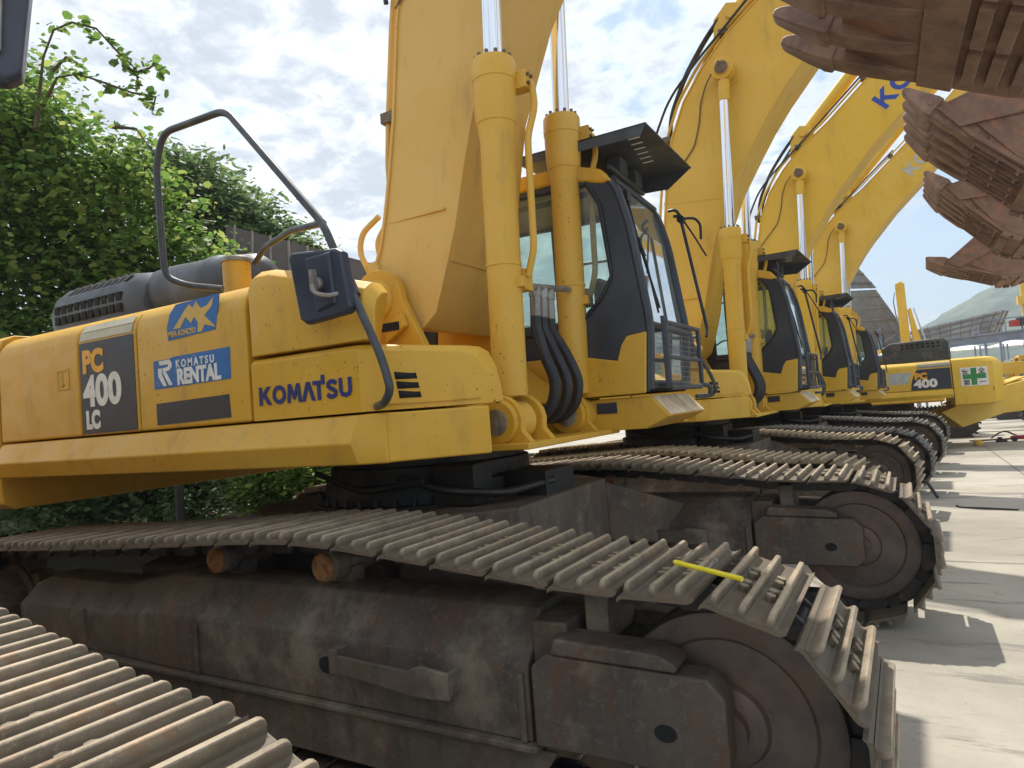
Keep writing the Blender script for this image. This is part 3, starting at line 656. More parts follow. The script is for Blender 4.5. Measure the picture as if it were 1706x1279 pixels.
def tube_frame(g, pts, r): g.tube(pts, r, 8, .02)
def build_cab(root, mat, visor=True, style='a'):
    """cab on the left of the machine: x -.35..1.43, y .46..1.46"""
    yr, yl = .47, 1.45
    g = G()
    outer = [(-.35, 1.58), (1.40, 1.58), (1.42, 1.8), (1.42, 2.05), (1.335, 2.7), (1.28, 2.98), (1.0, 3.10), (-.3, 3.12)]
    hole = [(-.22, 2.05), (.93, 2.07), (1.12, 2.24), (1.20, 2.37), (1.155, 2.85), (1.08, 3.0), (.3, 3.02), (-.2, 3.03)]
    for y0, y1 in ((yr, yr+.05), (yl-.05, yl)): g.ring(outer, hole, 'y', y0, y1)
    # side divider pillar, rear wall frame, front frame
    for y0, y1 in ((yr+.004, yr+.05), (yl-.05, yl-.004)): g.box(.38, .45, y0, y1, 2.04, 3.04)
    g.ring([(yr+.05, 1.60), (yl-.05, 1.60), (yl-.05, 3.10), (yr+.05, 3.10)], [(yr+.16, 2.05), (yl-.16, 2.05), (yl-.16, 2.95), (yr+.16, 2.95)], 'x', -.35, -.30)
    cab = g.build('cab', 'black_frame', root, bevel=.012, ang=40)
    ff = G()
    for y in (yr+.03, yl-.03):
        ff.tube([(1.40, y, 1.60), (1.435, y, 2.03), (1.35, y, 2.7), (1.27, y, 3.0), (1.05, y, 3.10)], .036, 8, .1)
    for x, z in ((1.42, 1.63), (1.43, 2.02), (1.27, 3.01)): ff.tube([(x, yr+.03, z), (x, yl-.03, z)], .026, 8)
    ff.build('windshield_frame', 'black_frame', cab)
    gl = G()
    P = [(1.425, 2.04), (1.345, 2.7), (1.275, 2.99)]
    for a, b in zip(P[:-1], P[1:]): gl.add([(a[0], yr+.06, a[1]), (a[0], yl-.06, a[1]), (b[0], yl-.06, b[1]), (b[0], yr+.06, b[1])], [(0, 1, 2, 3)])
    gl.add([(1.405, yr+.06, 1.65), (1.405, yl-.06, 1.65), (1.425, yl-.06, 2.0), (1.425, yr+.06, 2.0)], [(0, 1, 2, 3)])
    gl.build('windshield', 'glass', cab, ang=60)
    sg = G()
    for y in (yr+.025, yl-.025): sg.add([(-.25, y, 2.0), (1.2, y, 2.0), (1.25, y, 2.5), (1.12, y, 3.05), (-.25, y, 3.05)], [(0, 1, 2, 3, 4)])
    sg.add([(-.325, yr+.12, 2.0), (-.325, yl-.12, 2.0), (-.325, yl-.12, 3.0), (-.325, yr+.12, 3.0)], [(0, 1, 2, 3)])
    sg.build('side_window', 'glass', cab)
    lw = G()
    for y0, y1 in ((yr-.022, yr-.002), (yl+.002, yl+.022)):
        lw.prism([(-.36, 1.575), (1.39, 1.575), (1.425, 1.97), (1.29, 1.955), (1.25, 1.90), (1.215, 1.80), (.93, 1.86), (-.36, 1.87)], 'y', y0, y1)
    lw.box(-.372, -.352, yr, yl, 1.575, 2.0)
    lw.build('cab_lower_panel', mat, cab, bevel=.01)
    rf = G(); rf.prism([(-.37, 3.04), (.95, 3.055), (1.20, 2.985), (1.285, 2.985), (1.20, 3.09), (.98, 3.165), (-.33, 3.185)], 'y', yr-.012, yl+.012)
    rf.build('cab_roof', mat, cab, bevel=.025, seg=3)
    bd = G(); bd.tube([(-.25, yr-.006, 2.02), (.95, yr-.006, 2.045), (1.15, yr-.006, 2.24), (1.225, yr-.006, 2.37), (1.18, yr-.006, 2.86), (1.09, yr-.006, 3.02)], .011, 6, .05)
    bd.build('window_seal', 'rubber', cab)
    ins = G(); ins.box(-.1, .42, .72, 1.2, 1.75, 2.0).box(-.22, -.05, .74, 1.18, 1.95, 2.62).box(-.18, -.07, .84, 1.08, 2.66, 2.86).box(.1, .9, .56, .66, 1.7, 2.12).box(.1, .8, 1.26, 1.36, 1.7, 2.1)
    ins.box(-.34, 1.38, yr+.05, yl-.05, 1.585, 1.66)
    ins.build('seat', 'seat_cloth', cab, bevel=.03, seg=3)
    it = G(); it.tube([(1.05, .62, 1.7), (1.1, .62, 2.25)], .03, 8); it.box(1.05, 1.1, .56, .80, 2.12, 2.38); it.tube([(-.28, .56, 2.96), (1.05, .56, 2.97)], .02, 6); it.tube([(.7, .9, 1.66), (.78, .9, 2.12)], .016, 6); it.tube([(.7, 1.1, 1.66), (.78, 1.1, 2.12)], .016, 6)
    it.build('control_lever', 'black_frame', cab)
    wp = G(); wp.tube([(1.31, .64, 2.92), (1.36, .66, 2.6), (1.455, .70, 2.14)], .009, 6); wp.tube([(1.375, .62, 2.62), (1.415, .63, 2.42), (1.462, .64, 2.1)], .008, 6); wp.box(1.29, 1.33, .6, .68, 2.88, 2.95)
    wp.build('wiper', 'rubber', cab)
    # rear view pole with bracket
    po = G(); po.tube([(1.40, 1.50, 2.95), (1.44, 1.53, 2.95), (1.45, 1.53, 2.9), (1.575, 1.53, 2.05), (1.575, 1.48, 1.98)], .013, 8, .03); po.tube([(1.36, 1.5, 3.0), (1.42, 1.5, 3.0), (1.45, 1.53, 2.94)], .012, 6, .03)
    po.tube([(1.45, 1.53, 2.93), (1.54, 1.60, 2.93), (1.575, 1.62, 2.88), (1.57, 1.62, 2.76)], .011, 6, .03); po.tube([(1.46, 1.54, 2.92), (1.52, 1.58, 2.8), (1.60, 1.62, 2.62)], .008, 6, .03); po.cyl((1.45, 1.50, 2.92), (1.45, 1.56, 2.92), .03, n=12)
    po.build('mirror_pole', 'rubber', cab)
    # guard of round bar and wire mesh in front of the lower window
    gd = G(); X = lambda z: 1.52+(z-1.60)*-.02
    y0, y1, z0, z1 = .60, 1.40, 1.60, 2.03
    gd.tube([(1.51, y0, z1), (1.51, y0, z0), (1.53, y1, z0), (1.53, y1, z1)], .017, 8, .05); gd.tube([(1.51, y0-.01, z1), (1.53, y1+.01, z1)], .017, 8); gd.tube([(1.515, y0, 1.80), (1.525, y1, 1.80)], .014, 8)
    gd.box(1.49, 1.515, y0-.03, y0+.005, z0, z1+.04); gd.tube([(1.44, y0, 1.98), (1.51, y0, 1.98)], .012, 6); gd.tube([(1.44, y0, 1.62), (1.51, y0, 1.62)], .012, 6); gd.tube([(1.53, y1, 1.62), (1.58, y1+.06, 1.60), (1.56, y1+.10, 1.53), (1.48, y1, 1.53)], .018, 8, .03); gd.tube([(1.44, y1, 1.98), (1.53, y1, 1.98)], .012, 6)
    gu = gd.build('window_guard', 'charcoal', cab)
    if style == 'a':
        ms = G(); ny, nz = 20, 12
        for i in range(1, ny): y = y0+(y1-y0)*i/ny; ms.tube([(1.515, y, z0), (1.515, y, z1)], .0017, 4)
        for i in range(1, nz): z = z0+(z1-z0)*i/nz; ms.tube([(1.514, y0, z), (1.524, y1, z)], .0017, 4)
        ms.build('guard_mesh', 'steel', gu)
    else:
        ms = G()
        for i in range(1, 5): y = y0+(y1-y0)*i/5; ms.tube([(1.515, y, z0), (1.515, y, z1)], .009, 6)
        ms.build('guard_bar', 'charcoal', gu)
    if visor:
        vs = G()
        vs.prism([(.55, yr-.03), (1.54, yr-.03), (1.57, 1.50), (.62, 1.50)], 'z', 3.292, 3.300)
        # drooping front flap
        a, b = (1.54, yr-.03, 3.297), (1.57, 1.50, 3.297)
        vs.add([(.55, yr-.03, 3.30), (1.54, yr-.03, 3.30), (1.50, yr-.03, 3.22), (.60, yr-.03, 3.235)], [(0, 1, 2, 3)]); vs.add([(.62, 1.50, 3.30), (1.57, 1.50, 3.30), (1.38, 1.50, 3.17), (.70, 1.50, 3.2)], [(0, 1, 2, 3)])
        vo = vs.build('rain_visor', 'charcoal', cab, solid=.0)
        sl = G()
        for i in range(6): y = .62+i*.1; sl.box(1.36-.012*i, 1.44-.012*i, y, y+.016, 3.2895, 3.2915)  # daylight through the slots painted as white bars under the plate
        sl.each('visor_slot_daylight', 'text_white', vo)
        br = G()
        for y in (.60, 1.32):
            br.box(.75, .79, y, y+.03, 3.165, 3.292); br.box(1.08, 1.12, y, y+.03, 3.10, 3.292)
        for y in (.78, 1.12): br.box(1.14, 1.24, y, y+.16, 3.15, 3.26)
        br.box(1.20, 1.23, .6, 1.36, 3.12, 3.15)
        br.each('visor_bracket', 'charcoal', vo, bevel=.004)
    return cab
def sticker(g, pts, d=.002):
    """flat decal on the right flank (plane y), pts in (x, z)"""
    y = -1.4305; g.prism(pts, 'y', y-d, y+.004); return g
def build_upper(up, mat, flank='a'):
    # revolving frame: platform, skirts, cylinder brackets
    g = G()
    g.prism([(-2.45, -1.30), (.72, -1.30), (.74, -1.38), (1.10, -1.03), (.80, -.84), (.66, -.72), (.66, .48), (.9, .52), (.9, 1.44), (-2.45, 1.44)], 'z', 1.345, 1.552)
    g.box(-.9, 1.12, -.70, .66, 1.322, 1.357)
    fr = g.build('revolving_frame', mat, up, bevel=.008)
    sk = G()
    pr = [(-1.28, 1.562), (-1.425, 1.562), (-1.50, 1.437), (-1.455, 1.338), (-1.28, 1.338)]
    sk.prism(pr, 'x', -2.48, .66)
    sk.add([(.66, y, z) for y, z in pr]+[(.79, y, z) for y, z in [(-1.28, 1.562), (-1.405, 1.562), (-1.41, 1.437), (-1.41, 1.338), (-1.28, 1.338)]], [(i, 5+i, 5+(i+1) % 5, (i+1) % 5) for i in range(5)]+[(5, 6, 7, 8, 9)])
    sk.prism([(.79, -1.405), (1.125, -1.07), (1.02, -.98), (.70, -1.30)], 'z', 1.34, 1.56)
    sk.build('side_skirt', mat, up, bevel=.010, ang=30)
    sl = G(); sl.prism([(1.30, 1.562), (1.44, 1.562), (1.50, 1.437), (1.455, 1.338), (1.30, 1.338)], 'x', -2.48, .45); sl.box(.452, 1.40, 1.30, 1.455, 1.345, 1.558)
    sl.build('side_skirt', mat, up, bevel=.010, ang=30)
    no = G(); no.prism([(.9, 1.345), (1.36, 1.345), (1.52, 1.42), (1.40, 1.556), (.9, 1.556)], 'y', .50, 1.465)
    no.build('front_deck', mat, up, bevel=.008)
    nw = G(); nw.prism([(1.517, 1.4262), (1.4035, 1.5560), (1.4065, 1.5582), (1.5205, 1.4288)], 'y', .53, 1.44); nw.build('worn_nose_plate', 'nose_worn', up)
    lb = G(); lb.box(1.03, 1.17, .490, .4995, 1.46, 1.53); lb.build('data_plate', 'decal_dark', up)
    # cylinder brackets on the frame
    br = G()
    for s in (-1, 1):
        for o in (-.155, .105):
            y = .46*s+o; br.prism([(.70, 1.35), (1.10, 1.35), (1.04, 1.42)]+arc(.90, 1.47, .145, 5, 160, 8)+[(.73, 1.45)], 'y', y, y+.05)
    br.each('cylinder_bracket', mat, up, bevel=.008)
    bo = G(); bp = G()
    for s in (-1, 1):
        y = .46*s-.155; bo.lathe((.90, y+.002, 1.47), (.90, y-.03, 1.47), [(0, .125), (.022, .122), (.03, .112), (.031, .03)], 32)
        bp.lathe((.90, y-.027, 1.47), (.90, y-.05, 1.47), [(0, .072), (.007, .072), (.010, .066), (.010, .01)], 28); bp.box(.885, .915, y-.05, y-.035, 1.40, 1.50)
    bo.each('pin_boss', mat, up); bp.each('pin_end', 'steel', up)
    # boom foot bracket
    bf = G()
    for s in (-1, 1):
        y0, y1 = sorted((s*.435, s*.495)); bf.prism([(-.28, 1.56), (.55, 1.56), (.42, 1.85), (.24, 2.22)]+arc(.03, 2.27, .19, 0, 180, 12)+[(-.2, 1.9)], 'y', y0, y1)
        bf.lathe((.03, s*.49, 2.27), (.03, s*.55, 2.27), [(0, .13), (.02, .125), (.03, .10), (.045, .10), (.055, .085), (.055, .02)], 28)
        bf.lathe((.03, s*.54, 2.27), (.03, s*.56, 2.27), [(0, .05), (.012, .05)], 18)
        q = sorted((s*.50, s*.545)); bf.prism([(.10, 2.10), (.24, 2.16), (.27, 2.08), (.12, 1.99)], 'y', *q)
    bf.box(-.6, .30, -.43, .43, 1.556, 1.80)
    bf.build('boom_bracket', mat, up, bevel=.008)
    gr = G(); gr.box(.09, .23, -.552, -.546, 2.06, 2.11); gr.box(.02, .06, -.562, -.556, 2.24, 2.30); gr.prism([(.12, 2.02), (.22, 2.10), (.2, 2.17), (.16, 2.12)], 'y', -.5005, -.498); gr.each('grease_stain', 'dark_gap', up)
    ct = G(); ct.prism([(-.3, 1.556), (.84, 1.556), (.80, 1.70), (.62, 1.79), (.2, 1.83), (-.3, 1.83)], 'y', -1.0, -.50); ct.prism([(.3, 1.556), (.85, 1.556), (.82, 1.62), (.55, 1.84), (.42, 1.88), (.3, 1.88)], 'y', -.42, .40)
    ct.build('valve_cover', mat, up, bevel=.012)
    vs = G()
    for i in range(3): vs.box(.34+.07*i, .38+.07*i, -.424, -.4205, 1.68, 1.84)
    vs.each('cover_slot', 'dark_gap', up)
    hs = G()
    for k, y in enumerate((-.17, .0, .17)):
        hs.tube([(.935, y*.58-.03, 2.085), (.93, y*.6-.03, 2.02), (1.0, y-.02, 1.84), (1.055, y, 1.68), (1.02, y, 1.54), (.92, y, 1.46), (.78, y*.8, 1.46)], .034, 12, .1)
    hs.each('cylinder_hose', 'rubber', up)
    hf = G()
    for k, y in enumerate((-.17, .0, .17)):
        hf.cyl((.94, y*.55-.03, 2.24), (.935, y*.58-.03, 2.08), .034, n=14); hf.cyl((.94, y*.55-.03, 2.26), (.94, y*.55-.03, 2.20), .042, n=6)
    hf.cyl((.955, -.30, 2.24), (.955, .36, 2.30), .020, n=10)
    hf.build('hose_fitting', 'steel', up)
    # hoods along the right flank: profile in (y, z)
    def flankprof(zt=2.305, s=1):
        return [(s*-1.43, 1.572), (s*-1.43, 2.135), (s*-1.418, 2.19), (s*-1.385, 2.235), (s*-1.33, 2.272), (s*-1.25, zt-.008), (s*-1.1, zt), (s*-.25, zt+.02), (s*-.25, 1.572)]
    for nm, x0, x1 in (('side_door', -2.475, -1.535), ('side_door', -1.52, -.955), ('side_door', -.94, -.048)):
        d = G(); d.prism(flankprof(), 'x', x0, x1); dd = d.build(nm, mat, up, bevel=.014, ang=28, seg=3)
        if x0 < -2:
            h = G(); h.ring([(-1.77, 1.865), (-1.63, 1.865), (-1.63, 1.995), (-1.77, 1.995)], [(-1.755, 1.878), (-1.645, 1.878), (-1.645, 1.982), (-1.755, 1.982)], 'y', -1.434, -1.429); h.cyl((-1.70, -1.437, 1.90), (-1.70, -1.43, 1.90), .010, n=10)
            h.build('door_latch', mat, dd, bevel=.002); h = G(); h.box(-1.752, -1.70, -1.4325, -1.4305, 1.88, 1.98); h.build('latch_recess', 'label_tan' if False else 'seat_cloth' if False else 'skirt_grip', dd)
    il = G(); il.box(-2.47, -.06, -1.33, -.3, 1.575, 2.22); il.build('seam_gap', 'dark_gap', up)
    lh = G(); lh.prism(flankprof(s=-1), 'x', -2.475, -.42); lh.build('left_hood', mat, up, bevel=.014, ang=28, seg=3)
    mh = G(); mh.box(-2.47, -.6, -.245, .245, 1.56, 2.30); mh.build('middle_hood', mat, up, bevel=.02)
    tk = G(); sec = lambda x, zt, ins=0: [(x, -1.43+ins, 1.892), (x, -1.43+ins, zt-.10), (x, -1.41+ins, zt-.045), (x, -1.36+ins, zt-.01), (x-.04*max(0, x), -1.25, zt), (x-.42*max(0, x), -1.0, zt), (x-.42*max(0, x), -1.0, 1.892)]
    tk.loft([sec(-.032, 2.30, .03), sec(-.018, 2.325, .008), sec(.02, 2.335), sec(.12, 2.33), sec(.45, 2.245), sec(.72, 2.17), sec(.76, 2.12, .03)])
    tk.build('fuel_tank', mat, up, bevel=.006, ang=50)
    tb = G(); sc_ = lambda x, y, zt: [(x, y, 1.572), (x, y, zt-.03), (x, y+.02, zt-.008), (x, y+.05, zt), (x, min(-.70, max(-.95, -.7-(x-.72)*.9)), zt), (x, min(-.70, max(-.95, -.7-(x-.72)*.9)), 1.572)]
    tb.loft([sc_(-.032, -1.415, 1.872), sc_(-.02, -1.43, 1.882), sc_(.62, -1.43, 1.882), sc_(.67, -1.425, 1.880), sc_(.72, -1.395, 1.876), sc_(1.02, -1.115, 1.85), sc_(1.07, -1.07, 1.82), sc_(1.11, -1.035, 1.74), sc_(1.13, -1.02, 1.63), sc_(1.132, -1.018, 1.58)])
    tbo = tb.build('tool_box', mat, up, bevel=.004, ang=24)
    vt = G()
    Y = lambda x: -1.395+(x-.72)*.933-.003
    for k, z in enumerate((1.725, 1.682, 1.639)):
        for x0, x1 in ((.795+.005*k, .868+.005*k),):
            vt.add([(x0, Y(x0), z-.017), (x1, Y(x1), z-.018), (x1-.008, Y(x1), z+.016), (x0-.006, Y(x0), z+.018)], [(0, 1, 2, 3)])
    vt.each('air_slot', 'dark_gap', tbo, solid=.002)
    ss = G(); ss.add([(.76, Y(.76)-.002, 1.596), (1.08, Y(1.08)-.002, 1.596), (1.08, Y(1.08)-.002, 1.601), (.76, Y(.76)-.002, 1.601)], [(0, 1, 2, 3)]); ss.build('box_lip', mat, tbo, solid=.006)
    cw = G(); prc = [(-2.495, -1.43)]+[(-3.1+.55*math.cos(R(a)), -.92+.51*math.sin(R(a))) for a in range(-95, -181, -12)]
    pl = [(-2.495, -1.44), (-3.05, -1.44), (-3.35, -1.36), (-3.54, -1.12), (-3.62, -.6), (-3.62, .6), (-3.54, 1.12), (-3.35, 1.36), (-3.05, 1.44), (-2.495, 1.44)]
    sh = lambda k, z: [(-2.495 if abs(x+2.495) < .01 else x+.0+k*.5*(1 if x < -2.6 else 0), y*(1-k*.16), z) for x, y in pl]
    cw.loft([sh(.35, 1.12), sh(.08, 1.16), sh(0, 1.25), sh(0, 2.08), sh(.05, 2.18), sh(.22, 2.27), sh(.55, 2.31)])
    cw.build('counterweight', mat, up, bevel=.01, ang=50)
    # air intake cover and muffler cover on the hood
    ex = G(); q = [(-1.00, 2.30), (-1.02, 2.50), (-.99, 2.60), (-.90, 2.68), (-.75, 2.71), (-.42, 2.71), (-.3, 2.66), (-.24, 2.5), (-.24, 2.30)]
    ex.loft([[(x, -.62+(y+.62)*k, 2.30+(z-2.30)*k2) for y, z in q] for x, k, k2 in ((-2.64, .86, .80), (-2.63, .96, .93), (-2.56, 1, 1), (-1.76, 1, 1), (-1.66, .97, .97), (-1.58, .86, .88), (-1.55, .6, .6))])
    exo = ex.build('intake_cover', 'charcoal', up, bevel=.006, ang=50)
    hl = G()
    for i in range(10):
        x = -2.545+i*.084
        for z0 in (2.405, 2.482): hl.box(x, x+.055, -1.024, -.99, z0, z0+.055)
        if i > 0: hl.add([(x, -.977, 2.619), (x+.055, -.977, 2.619), (x+.06, -.907, 2.685), (x+.005, -.907, 2.685)], [(0, 1, 2, 3)])
    hl.each('cover_hole', 'dark_gap', exo)
    mf = G(); mf.lathe((-1.74, -.72, 2.50), (-.62, -.72, 2.50), [(0, .17), (.10, .212), (.28, .215), (.60, .20), (.63, .208), (.70, .208), (.73, .195), (1.02, .16), (1.1, .10), (1.12, .02)], 32)
    mf.build('muffler', 'charcoal', up, bevel=0, ang=40)
    fc = G(); fc.lathe((-.60, -1.0, 2.30), (-.60, -1.0, 2.58), [(0, .08), (.235, .08)], 28)
    f0 = fc.build('filler_neck', mat, up); f1 = G(); f1.lathe((-.60, -1.0, 2.536), (-.60, -1.0, 2.58), [(0, .088), (.02, .09), (.03, .082), (.033, .03)], 28); f1.build('filler_cap', 'steel', f0)
    # hand rails
    rl = G()
    rl.tube([(.74, -1.40, 1.592), (.84, -1.47, 1.60), (.905, -1.50, 1.655), (.865, -1.50, 1.80), (.69, -1.47, 2.13), (.53, -1.44, 2.45), (-.13, -1.40, 3.19), (-.64, -1.40, 3.21), (-.72, -1.40, 3.05), (-.735, -1.38, 2.55), (-.735, -1.37, 2.42), (-.62, -1.33, 2.36), (-.42, -1.25, 2.32)], .0185, 14, .075, 6)
    rl.tube([(.53, -1.44, 2.455), (.1, -1.22, 2.55), (-.38, -.98, 2.59), (-.50, -.95, 2.52)], .017, 12, .06)
    rl.cyl((.70, -1.46, 2.085), (.665, -1.46, 2.165), .034, n=20); 
    rl.build('hand_rail', 'rail_paint', up)
    build_mirror(up)
    return fr
def build_mirror(up):
    m = G(); P = [(.385, 2.30), (.40, 2.325), (.67, 2.30), (.70, 2.28), (.735, 2.03), (.71, 2.005), (.47, 1.985), (.435, 2.01)]
    def rr(k, y): 
        cx, cz = .56, 2.155; return [(cx+(x-cx)*k, y+.03*(x-cx), cz+(z-cz)*k) for x, z in P]
    m.loft([rr(.93, -1.528), rr(.99, -1.520), rr(1, -1.508), rr(.99, -1.480), rr(.94, -1.474)])
    a = m.build('side_mirror', 'mirror_shell', up, bevel=.012, ang=60, seg=3)
    b = G(); P2 = [(.49, 2.285), (.645, 2.29), (.665, 2.05), (.55, 2.025)]
    b.loft([[(x, -1.524, z) for x, z in P2], [(.577+(x-.577)*.88, -1.540, 2.16+(z-2.16)*.92) for x, z in P2]]); b.build('mirror_back_plate', 'mirror_shell', a, bevel=.006)
    c = G(); c.lathe((.575, -1.536, 2.150), (.575, -1.58, 2.150), [(0, .028), (.01, .03), (.022, .03), (.03, .02)], 20); c.box(.578, .60, -1.60, -1.575, 2.115, 2.205)
    c.tube([(.59, -1.595, 2.14), (.60, -1.60, 2.10), (.64, -1.56, 2.085), (.69, -1.47, 2.11)], .011, 8, .03); c.build('mirror_arm', 'steel', a)
    # mirrored face
    f = G(); f.loft([rr(.9, -1.4735), rr(.9, -1.472)]); f.build('mirror_glass', 'chrome', a)
    return a
def build_carbody(root):
    g = G(); g.lathe((0, 0, 1.02), (0, 0, 1.34), [(0, .70), (.12, .70), (.13, .66), (.22, .66), (.23, .63), (.31, .63)], 48); g.build('swing_bearing', 'slew_grease', root)
    q = G()
    for i in range(40): a = 2*math.pi*i/40; q.cyl((.735*math.cos(a), .735*math.sin(a), 1.0), (.735*math.cos(a), .735*math.sin(a), 1.07), .016, n=6)
    q.lathe((0, 0, .99), (0, 0, 1.03), [(0, .78), (.04, .78)], 48); q.box(.45, .72, -.62, -.42, 1.03, 1.25); q.box(.60, .95, -.2, .2, 1.02, 1.16)
    q.tube([(.3, -.74, 1.2), (.6, -.72, 1.12), (.85, -.5, 1.08), (.95, -.1, 1.1)], .022, 8, .08); q.tube([(-.3, -.76, 1.24), (.1, -.82, 1.13), (.5, -.78, 1.18)], .018, 8, .08)
    q.build('slew_ring', 'slew_grease', root)
    b = G(); b.prism([(-1.0, -.62), (-.62, -.95), (.62, -.95), (1.0, -.62), (1.0, .62), (.62, .95), (-.62, .95), (-1.0, .62)], 'z', .52, 1.02)
    for sx in (-1, 1):
        for sy in (-1, 1):
            b.loft([[(sx*x, sy*.75, z) for x, z in ((.35, .56), (.35, .98), (.95, .98), (.95, .56))], [(sx*x, sy*1.20, z) for x, z in ((.62, .46), (.62, .76), (1.38, .76), (1.38, .46))]])
    b.build('carbody', 'iron', root, bevel=.02)
    pass
def decals_a(up):
    panel = G(); sticker(panel, [(-1.508, 1.582), (-.967, 1.582), (-.967, 2.128), (-1.508, 2.128)], .0018); pn = panel.build('model_decal', 'decal_dark', up, ang=20)
    y = -1.4335
    text(up, 'PC', .178, 'text_orange', pn, 'model_lettering', (-1.478, y, 1.952), ROT_R, bold=.010, sx=.98)
    text(up, '400', .245, 'text_white', pn, 'model_lettering', (-1.478, y, 1.752), ROT_R, bold=.010, sx=1.02)
    text(up, 'LC', .138, 'text_white', pn, 'model_lettering', (-1.465, y, 1.618), ROT_R, bold=.009, sx=.85)
    tp = G(); tp.add([(-1.50, -1.4335, 2.140), (-.975, -1.4335, 2.140), (-.975, -1.422, 2.190), (-1.50, -1.422, 2.190)], [(0, 1, 2, 3)]); tp.add([(-1.50, -1.4205, 2.194), (-.975, -1.4205, 2.194), (-.975, -1.393, 2.236), (-1.50, -1.393, 2.236)], [(0, 1, 2, 3)])
    tp.build('top_label', 'label_tan', pn)
    # emblem with mountain peaks
    e = G(); sticker(e, [(-.655, 2.048), (-.265, 2.064), (-.222, 2.245), (-.52, 2.238), (-.575, 2.235), (-.63, 2.19), (-.66, 2.12)], .0018); eo = e.build('emblem_decal', 'decal_blue', up)
    m = G(); 
    q = [(-.605, 2.105), (-.50, 2.195), (-.462, 2.222), (-.435, 2.197), (-.405, 2.232), (-.372, 2.188), (-.32, 2.196), (-.268, 2.232), (-.280, 2.19), (-.345, 2.145), (-.285, 2.098), (-.262, 2.075), (-.345, 2.100), (-.372, 2.066), (-.405, 2.066), (-.398, 2.115), (-.425, 2.150), (-.455, 2.120), (-.498, 2.160), (-.545, 2.105)]
    m.prism(q, 'y', -1.4336, -1.4325); m.build('emblem_shape', 'decal_yellow', eo)
    text(up, 'MEIA KOHCYO', .041, 'decal_yellow', eo, 'emblem_lettering', (-.648, y, 2.066), ROT_R, bold=.0012, sx=.82)
    r = G(); sticker(r, [(-.795, 1.793), (-.17, 1.800), (-.165, 1.962), (-.62, 1.958), (-.66, 1.95), (-.795, 1.95)], .0018); ro = r.build('rental_decal', 'decal_blue', up)
    text(up, 'KOMATSU', .056, 'text_white', ro, 'rental_lettering', (-.60, y, 1.897), ROT_R, bold=.0018, spacing=1.55, sx=.88)
    text(up, 'RENTAL', .112, 'text_white', ro, 'rental_lettering', (-.595, y, 1.808), ROT_R, bold=.0055, sx=.86)
    lg = G(); lg.prism([(-.745, 1.945), (-.655, 1.947), (-.635, 1.93), (-.635, 1.905), (-.655, 1.888), (-.69, 1.885), (-.635, 1.808), (-.665, 1.806), (-.715, 1.88), (-.715, 1.905), (-.668, 1.908), (-.664, 1.922), (-.74, 1.922)], 'y', -1.4338, -1.4328)
    lg.prism([(-.755, 1.905), (-.722, 1.905), (-.722, 1.868), (-.685, 1.806), (-.715, 1.806), (-.755, 1.862)], 'y', -1.4338, -1.4328); lg.build('rental_emblem', 'text_white', ro)
    s = G(); sticker(s, [(-.788, 1.595), (-.185, 1.603), (-.192, 1.722), (-.788, 1.714)], .0018); s.build('dark_strip_decal', 'decal_dark', up)
    maker_logo('maker_lettering', .0905, 'decal_navy', up, Matrix.Translation((.03, y, 1.645)) @ ROT_R)
